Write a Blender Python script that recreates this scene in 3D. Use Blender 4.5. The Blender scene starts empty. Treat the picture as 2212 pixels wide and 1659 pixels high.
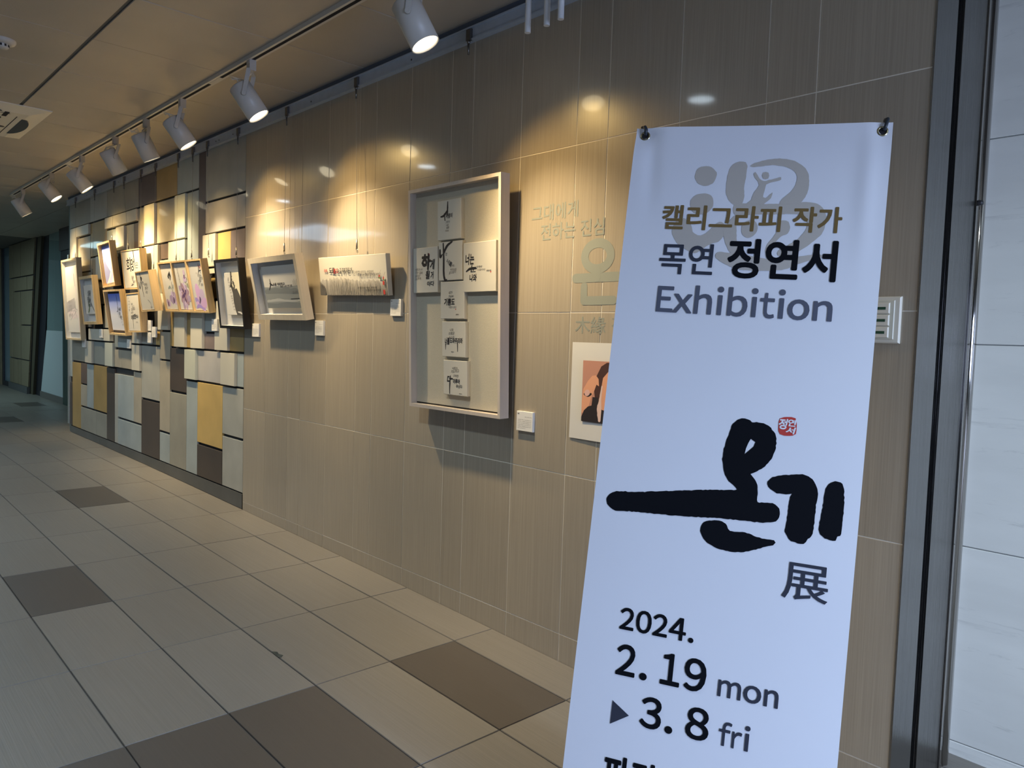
import bpy, bmesh, math, random
from mathutils import Vector, Matrix, noise
from mathutils.geometry import tessellate_polygon
random.seed(7)
SC = bpy.context.scene
COL = SC.collection

# ------------------------------------------------------------------ camera, world, lights, exposure
cam_d = bpy.data.cameras.new('camera'); cam = bpy.data.objects.new('camera', cam_d); COL.objects.link(cam)
cam_d.sensor_width = 36.0; cam_d.sensor_fit = 'HORIZONTAL'
cam_d.lens = 1648.54 * 36.0 / 2212.0
cam_d.clip_start = 0.05; cam_d.clip_end = 100
_y, _p, _r = 0.818451809, -0.0595992235, 0.0314557266        # turn left, tilt, roll
_f = Vector((-math.sin(_y)*math.cos(_p), math.cos(_y)*math.cos(_p), math.sin(_p)))
_h = Vector((math.cos(_y), math.sin(_y), 0)); _u = _h.cross(_f)
_r2 = math.cos(_r)*_h + math.sin(_r)*_u; _u2 = -math.sin(_r)*_h + math.cos(_r)*_u
M = Matrix((_r2, _u2, -_f)).transposed().to_4x4(); M.translation = Vector((0, -2.06, 1.2311))
cam.matrix_world = M
SC.camera = cam
SC.view_settings.view_transform = 'Standard'; SC.view_settings.look = 'None'
SC.view_settings.gamma = 1.0; SC.view_settings.use_curve_mapping = False
SC.view_settings.exposure = 0.0

W = bpy.data.worlds.new('world'); SC.world = W; W.use_nodes = True
W.node_tree.nodes['Background'].inputs['Color'].default_value = (0.50, 0.66, 0.85, 1)
W.node_tree.nodes['Background'].inputs['Strength'].default_value = 0.5

def area(name, loc, direction, sx, sy, power, color, spread=None):
    l = bpy.data.lights.new(name, 'AREA'); l.shape = 'RECTANGLE'; l.size = sx; l.size_y = sy
    l.energy = power; l.color = color
    if spread: l.spread = spread
    o = bpy.data.objects.new(name, l); COL.objects.link(o); o.location = loc
    o.rotation_euler = Vector(direction).to_track_quat('-Z', 'Z' if abs(direction[2]) < .9 else 'Y').to_euler()
    return o
DAY = (0.53, 0.665, 1.0)
area('window_daylight', (2.86, -1.05, .85), (-1, 0, -.42), 1.9, 1.45, 102, DAY, math.radians(125))      # glazed entrance at the right end, sky light falling inwards
area('window_daylight', (1.4, -4.38, 1.05), (0, 1, -.35), 2.3, 1.5, 14, DAY, math.radians(130))         # window in the wall opposite, behind the camera
area('far_ceiling_light', (-13.6, -1.6, 2.515), (0, 0, -1), 1.2, .6, 60, (0.56, 0.84, 0.90))  # added fill out of view, brightens the far end; no known fixture
area('ceiling_panel_light', (-9.1, -2.95, 2.510), (0, 0, -1), 1.5, .9, 34, (0.60, 0.80, 1.0))

LP = [98, 98, 92, 86, 80, 90, 98, 84]      # watts of the eight track spotlights' cores, nearest first
LH = [22, 18, 18, 10, 12, 24, 13, 12]      # and of the warm spill around them
DLP = 12

# ------------------------------------------------------------------ helpers
def srgb(r, g, b):
    f = lambda c: (c/255/12.92) if c/255 <= .04045 else ((c/255+.055)/1.055)**2.4
    return (f(r), f(g), f(b))
MATS = {}
def mat(name, color, rough=.6, metal=0., emit=None, estr=0., vary=0., scale=8., bump=0., bscale=60., spec=.5, coat=0., detail=3., stretch=(1, 1, 1), coords='Object', alpha=None):
    if name in MATS: return MATS[name]
    m = bpy.data.materials.new(name); m.use_nodes = True
    nt = m.node_tree; b = nt.nodes['Principled BSDF']
    b.inputs['Base Color'].default_value = (*color, 1); b.inputs['Roughness'].default_value = rough
    b.inputs['Metallic'].default_value = metal; b.inputs['Specular IOR Level'].default_value = spec
    b.inputs['Coat Weight'].default_value = coat; b.inputs['Coat Roughness'].default_value = .05
    if emit: b.inputs['Emission Color'].default_value = (*emit, 1); b.inputs['Emission Strength'].default_value = estr
    if vary or bump:
        tc = nt.nodes.new('ShaderNodeTexCoord'); mp = nt.nodes.new('ShaderNodeMapping')
        mp.inputs['Scale'].default_value = stretch
        oi = nt.nodes.new('ShaderNodeObjectInfo')
        mul = nt.nodes.new('ShaderNodeMath'); mul.operation = 'MULTIPLY'; mul.inputs[1].default_value = 37.
        nt.links.new(oi.outputs['Random'], mul.inputs[0])
        nt.links.new(tc.outputs[coords], mp.inputs['Vector']); nt.links.new(mul.outputs[0], mp.inputs['Location'])
        if vary:
            n = nt.nodes.new('ShaderNodeTexNoise'); n.inputs['Scale'].default_value = scale; n.inputs['Detail'].default_value = detail
            nt.links.new(mp.outputs[0], n.inputs['Vector'])
            r = nt.nodes.new('ShaderNodeMapRange'); r.inputs['From Min'].default_value = .3; r.inputs['From Max'].default_value = .7
            r.inputs['To Min'].default_value = 1-vary; r.inputs['To Max'].default_value = 1+vary
            nt.links.new(n.outputs['Fac'], r.inputs['Value'])
            r2 = nt.nodes.new('ShaderNodeMapRange'); r2.inputs['To Min'].default_value = 1-vary*.5; r2.inputs['To Max'].default_value = 1+vary*.5
            nt.links.new(oi.outputs['Random'], r2.inputs['Value'])
            mm = nt.nodes.new('ShaderNodeMath'); mm.operation = 'MULTIPLY'
            nt.links.new(r.outputs[0], mm.inputs[0]); nt.links.new(r2.outputs[0], mm.inputs[1])
            vm = nt.nodes.new('ShaderNodeVectorMath'); vm.operation = 'SCALE'; vm.inputs[0].default_value = color
            nt.links.new(mm.outputs[0], vm.inputs['Scale']); nt.links.new(vm.outputs[0], b.inputs['Base Color'])
        if bump:
            n = nt.nodes.new('ShaderNodeTexNoise'); n.inputs['Scale'].default_value = bscale; n.inputs['Detail'].default_value = 3
            nt.links.new(mp.outputs[0], n.inputs['Vector'])
            bp = nt.nodes.new('ShaderNodeBump'); bp.inputs['Strength'].default_value = bump; bp.inputs['Distance'].default_value = .002
            nt.links.new(n.outputs['Fac'], bp.inputs['Height']); nt.links.new(bp.outputs[0], b.inputs['Normal'])
    MATS[name] = m; return m

class MB:
    """collects shapes, then links them as ONE mesh object"""
    def __init__(s): s.v = []; s.f = []; s.sm = []
    def add(s, vs, fs, M=None, smooth=False):
        o = len(s.v)
        s.v += [tuple(M @ Vector(v)) if M else tuple(v) for v in vs]
        s.f += [tuple(i+o for i in f) for f in fs]; s.sm += [smooth]*len(fs); return s
    def box(s, x0, x1, y0, y1, z0, z1, M=None):
        vs = [(x, y, z) for z in (z0, z1) for y in (y0, y1) for x in (x0, x1)]
        return s.add(vs, [(0, 2, 3, 1), (4, 5, 7, 6), (0, 1, 5, 4), (2, 6, 7, 3), (0, 4, 6, 2), (1, 3, 7, 5)], M)
    def bbox(s, x0, x1, y0, y1, z0, z1, b=.002, M=None):
        """box facing -y whose front edges are chamfered"""
        vs = [(x0, y1, z0), (x1, y1, z0), (x1, y1, z1), (x0, y1, z1),
              (x0, y0+b, z0), (x1, y0+b, z0), (x1, y0+b, z1), (x0, y0+b, z1),
              (x0+b, y0, z0+b), (x1-b, y0, z0+b), (x1-b, y0, z1-b), (x0+b, y0, z1-b)]
        fs = [(0, 3, 2, 1), (8, 9, 10, 11)]
        for i in range(4):
            j = (i+1) % 4; fs += [(i, j, 4+j, 4+i), (4+i, 4+j, 8+j, 8+i)]
        return s.add(vs, fs, M)
    def tube(s, pts, r, n=8, caps=True):
        pts = [Vector(p) for p in pts]; o = len(s.v); rs = r if isinstance(r, (list, tuple)) else [r]*len(pts)
        for i, p in enumerate(pts):
            d = (pts[min(i+1, len(pts)-1)] - pts[max(i-1, 0)]).normalized()
            a = d.orthogonal().normalized() if i == 0 else (a - d*a.dot(d)).normalized()
            b = d.cross(a)
            for k in range(n):
                t = 2*math.pi*k/n; s.v.append(tuple(p + (a*math.cos(t)+b*math.sin(t))*rs[i]))
        for i in range(len(pts)-1):
            for k in range(n):
                k2 = (k+1) % n; s.f.append((o+i*n+k, o+i*n+k2, o+(i+1)*n+k2, o+(i+1)*n+k)); s.sm.append(True)
        if caps:
            s.f.append(tuple(o+k for k in reversed(range(n)))); s.f.append(tuple(o+(len(pts)-1)*n+k for k in range(n))); s.sm += [False, False]
        return s
    def lathe(s, prof, n=24, M=None):
        """prof: list of (radius, z) turned about z"""
        o = len(s.v); vs = []
        for r, z in prof:
            for k in range(n):
                t = 2*math.pi*k/n; vs.append((r*math.cos(t), r*math.sin(t), z))
        fs = []
        for i in range(len(prof)-1):
            for k in range(n):
                k2 = (k+1) % n; fs.append((i*n+k, i*n+k2, (i+1)*n+k2, (i+1)*n+k))
        return s.add(vs, fs, M, True)
    def build(s, name, m, parent=None):
        me = bpy.data.meshes.new(name); me.from_pydata(s.v, [], s.f); me.materials.append(m)
        me.polygons.foreach_set('use_smooth', s.sm); me.update()
        o = bpy.data.objects.new(name, me); COL.objects.link(o)
        if parent: o.parent = parent
        return o
def empty(name, M=None):
    o = bpy.data.objects.new(name, None); COL.objects.link(o); o.empty_display_size = .1
    if M is not None: o.matrix_world = M
    return o
def tag(o, label=None, cat=None, group=None, kind=None):
    if label: o['label'] = label
    if cat: o['category'] = cat
    if group: o['group'] = group
    if kind: o['kind'] = kind
    return o
def inst(name, me, parent, loc, rot=None, m=None):
    o = bpy.data.objects.new(name, me); COL.objects.link(o); o.parent = parent; o.location = loc
    if rot: o.rotation_euler = rot
    if m:
        o.material_slots[0].link = 'OBJECT'; o.material_slots[0].material = m
    return o
def flatpoly(mb, pts, d, holes=()):
    """flat shape at y = -d (x right, z up)"""
    loops = [[Vector((x, 0, z)) for x, z in pts]] + [[Vector((x, 0, z)) for x, z in h] for h in holes]
    tri = tessellate_polygon(loops); vs = [v for l in loops for v in l]
    fs = []
    for t in tri:
        a, b, c = (vs[i] for i in t)
        n = (b-a).cross(c-a)
        fs.append(t if n.y < 0 else (t[0], t[2], t[1]))
    mb.add([(v.x, -d, v.z) for v in vs], fs)
def brush(mb, pts, d, rough=0.):
    """brush stroke through (x, z, radius) points as a flat ribbon"""
    P = []
    for i in range(len(pts)-1):
        a = pts[max(i-1, 0)]; b = pts[i]; c = pts[i+1]; e = pts[min(i+2, len(pts)-1)]
        for k in range(6):
            t = k/6
            P.append(tuple(.5*((2*b[j])+(-a[j]+c[j])*t+(2*a[j]-5*b[j]+4*c[j]-e[j])*t*t+(-a[j]+3*b[j]-3*c[j]+e[j])*t**3) for j in range(3)))
    P.append(pts[-1])
    L = []; R = []
    for i, p in enumerate(P):
        q = P[min(i+1, len(P)-1)]; o = P[max(i-1, 0)]
        dx, dz = q[0]-o[0], q[1]-o[1]; n = math.hypot(dx, dz) or 1; nx, nz = -dz/n, dx/n
        r = max(p[2], 1e-5); j = 1+random.uniform(-rough, rough)
        L.append((p[0]+nx*r*j, p[1]+nz*r*j)); R.append((p[0]-nx*r, p[1]-nz*r))
    vs = [(x, -d, z) for x, z in L] + [(x, -d, z) for x, z in R]; n = len(L)
    fs = [(i, n+i, n+i+1, i+1) for i in range(n-1)]
    mb.add(vs, fs)
    for (x, z, r), s in ((P[0], 0), (P[-1], 1)):           # rounded ends
        if r > 1e-4:
            e = d+(s+1)*4e-5; mb.add([(x, -e, z)]+[(x+r*math.cos(t*math.pi/5), -e, z+r*math.sin(t*math.pi/5)) for t in range(10)], [(0, 1+(t+1) % 10, 1+t) for t in range(10)])
_TX = {}
_CU = bpy.data.curves.new('t', 'FONT'); _CU.resolution_u = 4; _CO = bpy.data.objects.new('t', _CU); _CO.use_fake_user = True
def glyphs(body, bold=0., shear=0., space=1.):
    k = (body, bold, shear, space)
    if k in _TX: return _TX[k]
    cu = _CU; cu.body = body; cu.shear = shear; cu.space_character = space
    me = bpy.data.meshes.new_from_object(_CO)
    vs = [(v.co.x, v.co.y) for v in me.vertices]; fs = [tuple(p.vertices) for p in me.polygons]
    bpy.data.meshes.remove(me)
    if bold > .006:                                     # heavier weight: the glyph struck several times around its outline
        n = 10 if bold >= .012 else 5; V = []; Fc = []; o0 = len(vs)
        for q in range(n+1):
            dx, dy = (0, 0) if q == n else (bold*math.cos(2*math.pi*q/n), bold*math.sin(2*math.pi*q/n))
            V += [(x+dx, y+dy, q) for x, y in vs]; Fc += [tuple(i_+q*o0 for i_ in f) for f in fs]
    else: V = [(x, y, 0) for x, y in vs]; Fc = fs
    x0 = min(v[0] for v in V); x1 = max(v[0] for v in V); y0 = min(v[1] for v in V); y1 = max(v[1] for v in V)
    _TX[k] = ([((x-x0)/(x1-x0), (y-y0)/(y1-y0), q) for x, y, q in V], Fc, (x1-x0)/(y1-y0)); return _TX[k]
def text(mb, body, x, z, w=None, h=None, d=0., bold=0., shear=0., rot=0., space=1.):
    """lettering whose lower left corner is (x, z); w or h may be left to the font's proportion"""
    vs, fs, asp = glyphs(body, bold, shear, space)
    if w is None: w = h*asp
    if h is None: h = w/asp
    c, s_ = math.cos(rot), math.sin(rot)
    mb.add([(x+vx*w*c-vy*h*s_, -d-q*2.5e-5, z+vx*w*s_+vy*h*c) for vx, vy, q in vs], fs)

def floor_z(x, y=0.):
    xx = max(x, -9.16); return -0.018 - 0.0293*xx - 0.0016*xx*xx + 0.004*y

# ------------------------------------------------------------------ materials
m_dark = mat('dark_gap', (.008, .008, .01), .9)
m_grout = mat('pale_grout', (.80, .74, .62), .6)
m_body = mat('wall_body', (.12, .11, .10), .9)
m_alu = mat('brushed_aluminium', (.42, .48, .56), .40, .15, vary=.05, scale=20)
m_white = mat('white_enamel', (.52, .505, .47), .38)
m_whitep = mat('white_plastic', (.70, .66, .56), .45)
m_black = mat('black_plastic', (.015, .015, .018), .45)
m_steelhook = mat('dark_steel', (.16, .15, .14), .35, .9)
m_wire = mat('steel_wire', (.42, .39, .33), .5)
m_ink = mat('ink', (.012, .011, .016), .7)
m_inkgrey = mat('grey_ink', (.10, .095, .10), .7)
m_inkpale = mat('pale_ink', (.30, .28, .28), .7)
m_red = mat('red_seal', (.50, .04, .03), .6)
m_paper = mat('white_paper', (.64, .62, .58), .75, vary=.02, scale=5)
m_canvas = mat('cream_canvas', (.60, .57, .50), .8, bump=.25, bscale=900)
m_linen = mat('linen_board', (.50, .46, .37), .9, vary=.05, scale=250, bump=.35, bscale=500)
m_matwhite = mat('white_mount', (.60, .59, .57), .7)
def wood(name, c, v=.12):
    return mat(name, c, .45, vary=v, scale=30, stretch=(2.5, 2.5, .12), detail=4)
m_pine = wood('natural_pine', (.64, .45, .22), .16)
m_ash = wood('bleached_ash', (.62, .54, .42), .06)
m_blackwood = wood('black_stained_wood', (.010, .008, .007), .15); m_blackwood.node_tree.nodes['Principled BSDF'].inputs['Specular IOR Level'].default_value = .25
m_cream = mat('cream_board', (.66, .62, .49), .5, vary=.02, scale=3)

def tile_material(name, c, rough, line_axis, amp, bstr, coat):
    """glazed tile with fine parallel streaks"""
    m = bpy.data.materials.new(name); m.use_nodes = True; nt = m.node_tree; b = nt.nodes['Principled BSDF']
    tc = nt.nodes.new('ShaderNodeTexCoord'); oi = nt.nodes.new('ShaderNodeObjectInfo')
    mp = nt.nodes.new('ShaderNodeMapping'); mp.inputs['Scale'].default_value = (330, 1, 3.0) if line_axis == 'z' else (3.0, 210, 1)
    mul = nt.nodes.new('ShaderNodeMath'); mul.operation = 'MULTIPLY'; mul.inputs[1].default_value = 91.
    nt.links.new(oi.outputs['Random'], mul.inputs[0]); nt.links.new(mul.outputs[0], mp.inputs['Location'])
    nt.links.new(tc.outputs['Object'], mp.inputs['Vector'])
    n = nt.nodes.new('ShaderNodeTexNoise'); n.inputs['Scale'].default_value = 1.; n.inputs['Detail'].default_value = 3
    nt.links.new(mp.outputs[0], n.inputs['Vector'])
    n2 = nt.nodes.new('ShaderNodeTexNoise'); n2.inputs['Scale'].default_value = 2.2; n2.inputs['Detail'].default_value = 3
    nt.links.new(tc.outputs['Object'], n2.inputs['Vector'])
    r = nt.nodes.new('ShaderNodeMapRange'); r.inputs['From Min'].default_value = .3; r.inputs['From Max'].default_value = .7
    r.inputs['To Min'].default_value = 1-amp; r.inputs['To Max'].default_value = 1+amp
    nt.links.new(n.outputs['Fac'], r.inputs['Value'])
    r3 = nt.nodes.new('ShaderNodeMapRange'); r3.inputs['To Min'].default_value = .93; r3.inputs['To Max'].default_value = 1.07
    nt.links.new(n2.outputs['Fac'], r3.inputs['Value'])
    r2 = nt.nodes.new('ShaderNodeMapRange'); r2.inputs['To Min'].default_value = .95; r2.inputs['To Max'].default_value = 1.05
    nt.links.new(oi.outputs['Random'], r2.inputs['Value'])
    m1 = nt.nodes.new('ShaderNodeMath'); m1.operation = 'MULTIPLY'; m2 = nt.nodes.new('ShaderNodeMath'); m2.operation = 'MULTIPLY'
    nt.links.new(r.outputs[0], m1.inputs[0]); nt.links.new(r2.outputs[0], m1.inputs[1])
    nt.links.new(m1.outputs[0], m2.inputs[0]); nt.links.new(r3.outputs[0], m2.inputs[1])
    vm = nt.nodes.new('ShaderNodeVectorMath'); vm.operation = 'SCALE'; vm.inputs[0].default_value = c
    nt.links.new(m2.outputs[0], vm.inputs['Scale']); nt.links.new(vm.outputs[0], b.inputs['Base Color'])
    bp = nt.nodes.new('ShaderNodeBump'); bp.inputs['Strength'].default_value = bstr; bp.inputs['Distance'].default_value = .0015
    nt.links.new(n.outputs['Fac'], bp.inputs['Height']); nt.links.new(bp.outputs[0], b.inputs['Normal'])
    b.inputs['Roughness'].default_value = rough; b.inputs['Coat Weight'].default_value = coat; b.inputs['Coat Roughness'].default_value = .06
    MATS[name] = m; return m
m_walltile = tile_material('glazed_wall_tile', (.345, .295, .225), .30, 'z', .10, .12, .42)
m_floortile = tile_material('ribbed_floor_tile', (.195, .178, .155), .40, 'x', .07, .35, 0.)
m_floordark = tile_material('dark_floor_tile', (.078, .066, .056), .45, 'x', .05, .12, 0.)

PANELS = [
 (-8.94,-8.175,2.205,2.47,0,'olive'),
 (-8.175,-7.64,2.205,2.47,0,'grey'),
 (-7.64,-6.76,2.205,2.47,0,'olive'),
 (-6.76,-6.32,2.205,2.47,0,'plum'),
 (-6.32,-5.88,2.205,2.47,0,'ochre'),
 (-5.88,-5.46,2.205,2.47,0,'blue'),
 (-5.46,-5.34,1.49,2.47,0,'plum'),
 (-5.34,-4.695,2.095,2.47,0,'grey'),
 (-8.85,-8.61,1.564,2.205,1,'cream'),
 (-8.61,-8.175,2.095,2.205,1,'cream'),
 (-8.61,-8.175,1.75,2.095,0,'tan'),
 (-8.175,-7.64,1.877,2.205,0,'ochre'),
 (-7.64,-6.76,2.095,2.205,1,'cream'),
 (-7.64,-7.35,1.835,2.095,0,'blue'),
 (-7.31,-7.08,1.877,2.095,1,'cream'),
 (-7.08,-6.87,1.816,2.095,0,'grey'),
 (-6.87,-6.76,1.811,2.095,0,'plum'),
 (-6.76,-6.56,1.877,2.205,0,'tan'),
 (-6.56,-6.32,1.877,2.205,1,'cream'),
 (-6.56,-6.235,1.425,1.877,1,'cream'),
 (-6.32,-5.93,1.877,2.205,0,'tan'),
 (-5.88,-5.67,1.877,2.205,1,'mint'),
 (-5.67,-5.46,1.579,2.205,0,'blue'),
 (-5.34,-4.695,1.877,2.095,0,'lilac'),
 (-6.235,-6.01,1.75,1.877,0,'brown'),
 (-6.195,-6.01,1.596,1.75,1,'cream'),
 (-6.01,-5.88,1.592,1.877,1,'cream'),
 (-5.88,-5.67,1.584,1.877,1,'mint'),
 (-5.34,-5.12,1.645,1.877,1,'cream'),
 (-5.12,-4.91,1.645,1.877,0,'gold'),
 (-4.91,-4.695,1.645,1.877,0,'rose'),
 (-5.251,-5.12,1.596,1.645,1,'cream'),
 (-5.232,-5.072,1.43,1.598,0,'ochre'),
 (-5.12,-4.91,1.085,1.425,1,'cream'),
 (-4.91,-4.695,1.085,1.425,0,'ochre'),
 (-5.34,-5.166,1.085,1.205,0,'rose'),
 (-5.34,-5.168,1.205,1.425,0,'blue'),
 (-5.554,-5.34,1.085,1.483,1,'cream'),
 (-5.67,-5.6,1.085,1.487,0,'ochre'),
 (-5.88,-5.67,1.085,1.49,1,'cream'),
 (-6.01,-5.93,1.085,1.494,0,'ochre'),
 (-6.235,-6.01,1.205,1.497,1,'cream'),
 (-6.235,-6.01,0.98,1.205,0,'tan'),
 (-6.235,-6.01,0.422,0.98,0,'tan'),
 (-6.235,-6.01,0.185,0.422,0,'blue'),
 (-6.01,-5.67,0.754,1.085,0,'dark'),
 (-6.01,-5.67,0.185,0.754,0,'olive'),
 (-5.67,-5.46,0.185,0.86,0,'blue'),
 (-5.46,-5.02,0.422,0.86,0,'gold'),
 (-5.46,-5.02,0.185,0.422,0,'dark'),
 (-5.02,-4.695,0.531,0.86,0,'grey'),
 (-5.02,-4.695,0.185,0.531,0,'grey'),
 (-5.67,-5.46,0.86,1.085,1,'mint'),
 (-5.46,-5.02,0.86,1.085,0,'lilac'),
 (-5.02,-4.795,0.86,1.085,1,'cream'),
 (-4.795,-4.695,0.86,1.085,0,'blue'),
 (-8.94,-8.85,0.688,1.085,0,'blue'),
 (-8.94,-8.85,0.185,0.645,0,'dark'),
 (-8.85,-8.343,0.86,1.085,0,'tan'),
 (-8.3,-8.07,0.86,1.085,1,'cream'),
 (-8.07,-7.697,0.86,1.085,0,'slate'),
 (-7.64,-7.405,0.86,1.085,1,'mint'),
 (-8.175,-7.488,1.085,1.205,1,'cream'),
 (-7.755,-7.593,1.205,1.425,0,'grey'),
 (-8.175,-7.98,1.279,1.877,0,'tan'),
 (-7.93,-7.755,1.645,1.877,1,'cream'),
 (-7.902,-7.755,1.425,1.645,0,'tan'),
 (-8.464,-8.175,1.205,1.75,0,'tan'),
 (-7.405,-7.31,1.036,1.205,0,'slate'),
 (-7.31,-6.932,1.036,1.205,0,'blue'),
 (-7.405,-7.2,0.86,1.029,0,'tan'),
 (-7.2,-6.87,0.86,1.029,0,'tan'),
 (-6.87,-6.67,1.085,1.205,1,'cream'),
 (-6.87,-6.67,0.86,1.085,1,'cream'),
 (-6.67,-6.32,1.085,1.205,0,'grey'),
 (-6.32,-6.235,1.085,1.205,0,'gold'),
 (-6.67,-6.235,0.645,1.085,0,'grey'),
 (-6.67,-6.235,0.185,0.645,0,'dark'),
 (-6.87,-6.67,0.422,0.86,0,'tan'),
 (-7.31,-6.87,0.422,0.816,0,'blue'),
 (-7.405,-7.31,0.185,0.818,0,'grey'),
 (-7.31,-6.67,0.185,0.422,0,'blue'),
 (-7.64,-7.405,0.185,0.86,0,'dark'),
 (-8.07,-7.64,0.422,0.86,0,'ochre'),
 (-8.3,-8.07,0.422,0.86,0,'blue'),
 (-8.52,-8.3,0.645,0.86,0,'brown'),
 (-8.52,-8.3,0.422,0.645,0,'tan'),
 (-8.52,-7.98,0.185,0.422,0,'olive'),
 (-7.98,-7.64,0.185,0.422,0,'olive'),
 (-8.85,-8.52,0.185,0.86,0,'ochre'),
]

# ------------------------------------------------------------------ floor
Y0 = -0.1988; TX = 0.5996; TY = 0.3006; X0 = -2.2735
fl = MB(); N = 44
for i in range(N+1):
    x = -18 + i*21.0/N
    for y in (-4.45, 0.9): fl.v.append((x, y, floor_z(x, y)-.0045))
for i in range(N): fl.f.append((2*i, 2*i+2, 2*i+3, 2*i+1)); fl.sm.append(False)
floor = tag(fl.build('floor', mat('floor_bed', (.11, .10, .09), .8)), kind='structure')
# far and side stretches of the floor where single tiles can no longer be told apart
ff = MB()
def strip(xa, xb, ya, yb, n=8):
    for i in range(n):
        a = xa+(xb-xa)*i/n; b = xa+(xb-xa)*(i+1)/n
        ff.add([(a, ya, floor_z(a, ya)), (b, ya, floor_z(b, ya)), (b, yb, floor_z(b, yb)), (a, yb, floor_z(a, yb))], [(0, 1, 2, 3)])
jx0, jx1 = -17, 8
xa, xb = X0+TX*jx0, X0+TX*jx1
strip(-18, xa-.002, -4.45, .9); strip(xa, xb, -4.45, Y0-TY*9-.002, 20); strip(xb+.002, 3, -4.45, .9, 3); strip(-8.94, -.72, .012, .9, 3)
tag(ff.build('tile_field', m_floortile, floor), kind='stuff')
def tile_mesh(w, h, m, name='tile'):
    t = MB(); b = .0015
    t.add([(-w/2+b, -h/2+b, 0), (w/2-b, -h/2+b, 0), (w/2-b, h/2-b, 0), (-w/2+b, h/2-b, 0), (-w/2, -h/2, -.003), (w/2, -h/2, -.003), (w/2, h/2, -.003), (-w/2, h/2, -.003)],
          [(0, 1, 2, 3), (4, 5, 1, 0), (5, 6, 2, 1), (6, 7, 3, 2), (7, 4, 0, 3)])
    me = bpy.data.meshes.new(name); me.from_pydata(t.v, [], t.f); me.materials.append(m); return me
me_light = tile_mesh(TX-.003, TY-.003, m_floortile); me_dark = tile_mesh(TX-.003, TY-.003, m_floordark)
me_cut = tile_mesh(TX-.003, -Y0-.004, m_floortile)
DARKT = {(0, 0), (3, -3), (1, -6), (2, 0), (3, 0), (4, 0), (5, 0), (0, -14), (7, 2), (6, -5), (5, -10)}
def put_tile(i, j, me, yc):
    xc = X0+TX*(j+.5); a = floor_z(X0+TX*j, yc); b = floor_z(X0+TX*(j+1), yc)
    inst('tile', me, floor, (xc, yc, (a+b)/2+random.uniform(-.0004, .0004)), (0, -math.atan((b-a)/TX), 0))
for j in range(jx0, jx1):
    for i in range(0, 9):
        put_tile(i, j, me_dark if (i, j) in DARKT else me_light, Y0-TY*(i+.5))
    xc = X0+TX*(j+.5)
    if -8.7 < xc < -.9: put_tile(-1, j, me_cut, Y0/2)
    else:
        for i in (-1, -2, -3): put_tile(i, j, me_dark if (i, j) == (-2, -17) else me_light, Y0-TY*(i+.5))

# ------------------------------------------------------------------ tiled wall (beside the mosaic), its tiles, steel end
wl = MB(); n = 12
xs = [-4.69+(-0.716+4.69)*i/n for i in range(n+1)]
for x in xs: wl.v += [(x, .0002, floor_z(x)-.02), (x, .0002, 2.6), (min(x, -.76), .12 if x > -.8 else .5, 2.6), (min(x, -.76), .12 if x > -.8 else .5, floor_z(x)-.02)]
for i in range(n):
    for k in range(4): wl.f.append((4*i+k, 4*i+(k+1) % 4, 4*i+4+(k+1) % 4, 4*i+4+k)); wl.sm.append(False)
wl.f += [(0, 1, 2, 3), tuple(4*n+k for k in (3, 2, 1, 0))]; wl.sm += [False]*2
wall_back = tag(wl.build('wall_back', m_grout), kind='structure')
VX = [-4.690, -4.395, -4.095, -3.950, -3.661, -3.363, -3.213, -2.926, -2.630, -2.486, -2.193, -1.900, -1.754, -1.459, -1.160, -1.011, -0.716]
VZ = [None, .135, .735, 1.332, 1.933, 2.55]
_wt = {}
for a, b in zip(VX[:-1], VX[1:]):
    for c, d in zip(VZ[:-1], VZ[1:]):
        g = .0014; w = b-a-2*g
        z0 = min(floor_z(a), floor_z(b))-.004 if c is None else c+g
        z1 = d-g; key = (round(w, 3), None if c is None else round(z1-z0, 3))
        cx_, cz = (a+b)/2, (z0+z1)/2; hw, hh = w/2, (z1-z0)/2
        if key not in _wt or c is None:
            t = MB(); t.bbox(-hw, hw, -.0008, .004, -hh, hh, .0008)
            me = bpy.data.meshes.new('tile'); me.from_pydata(t.v, [], t.f); me.materials.append(m_walltile); _wt[key] = me
        inst('tile', _wt[key], wall_back, (cx_, -.0002+random.uniform(-.0001, .0001), cz), (random.uniform(-.0012, .0012), 0, random.uniform(-.0012, .0012)))
# brushed steel shutter guide lining the end of the wall, seen as two faces beside a black slot
t = MB(); t.box(-.745, 3.0, .03, .47, 2.38, 2.6); tag(t.build('trim_5', m_body), kind='structure')      # lintel over the opening
m_steel = mat('brushed_steel', (.25, .245, .24), .24, 1., bump=.5, bscale=3, vary=.05, scale=2, stretch=(120, 120, .6))
m_jamb = mat('polished_steel_edge', (.40, .38, .36), .08, 1.)
x = -.712
t = MB(); z0 = -.06
t.box(-.7158, x, -.003, .140, z0, 2.6)
t.box(-.7158, x, .190, .372, z0, 2.6); t.box(-.76, -.7158, .002, .138, z0, 2.6); t.box(-.76, -.7158, .192, .372, z0, 2.6)
g = tag(t.build('trim_1', m_steel), kind='structure')
t = MB(); t.box(-.765, -.745, .136, .196, z0, 2.6); t.build('slot', m_dark, g)
t = MB(); t.box(-.75, x+.004, .374, .400, z0, 2.6); t.tube([(x-.004, .418, z0), (x-.004, .418, 2.6)], .017, 12); t.box(-.75, x-.008, .437, .498, z0, 2.6)
t.build('edge_profile', m_jamb, g)
t = MB(); t.lathe([(.0, .012), (.006, .012), (.008, .004), (.008, 0)], 12, Matrix.Translation((x+.004, .388, 1.655)) @ Matrix.Rotation(math.pi/2, 4, 'Y')); t.build('screw', m_black, g)

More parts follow.
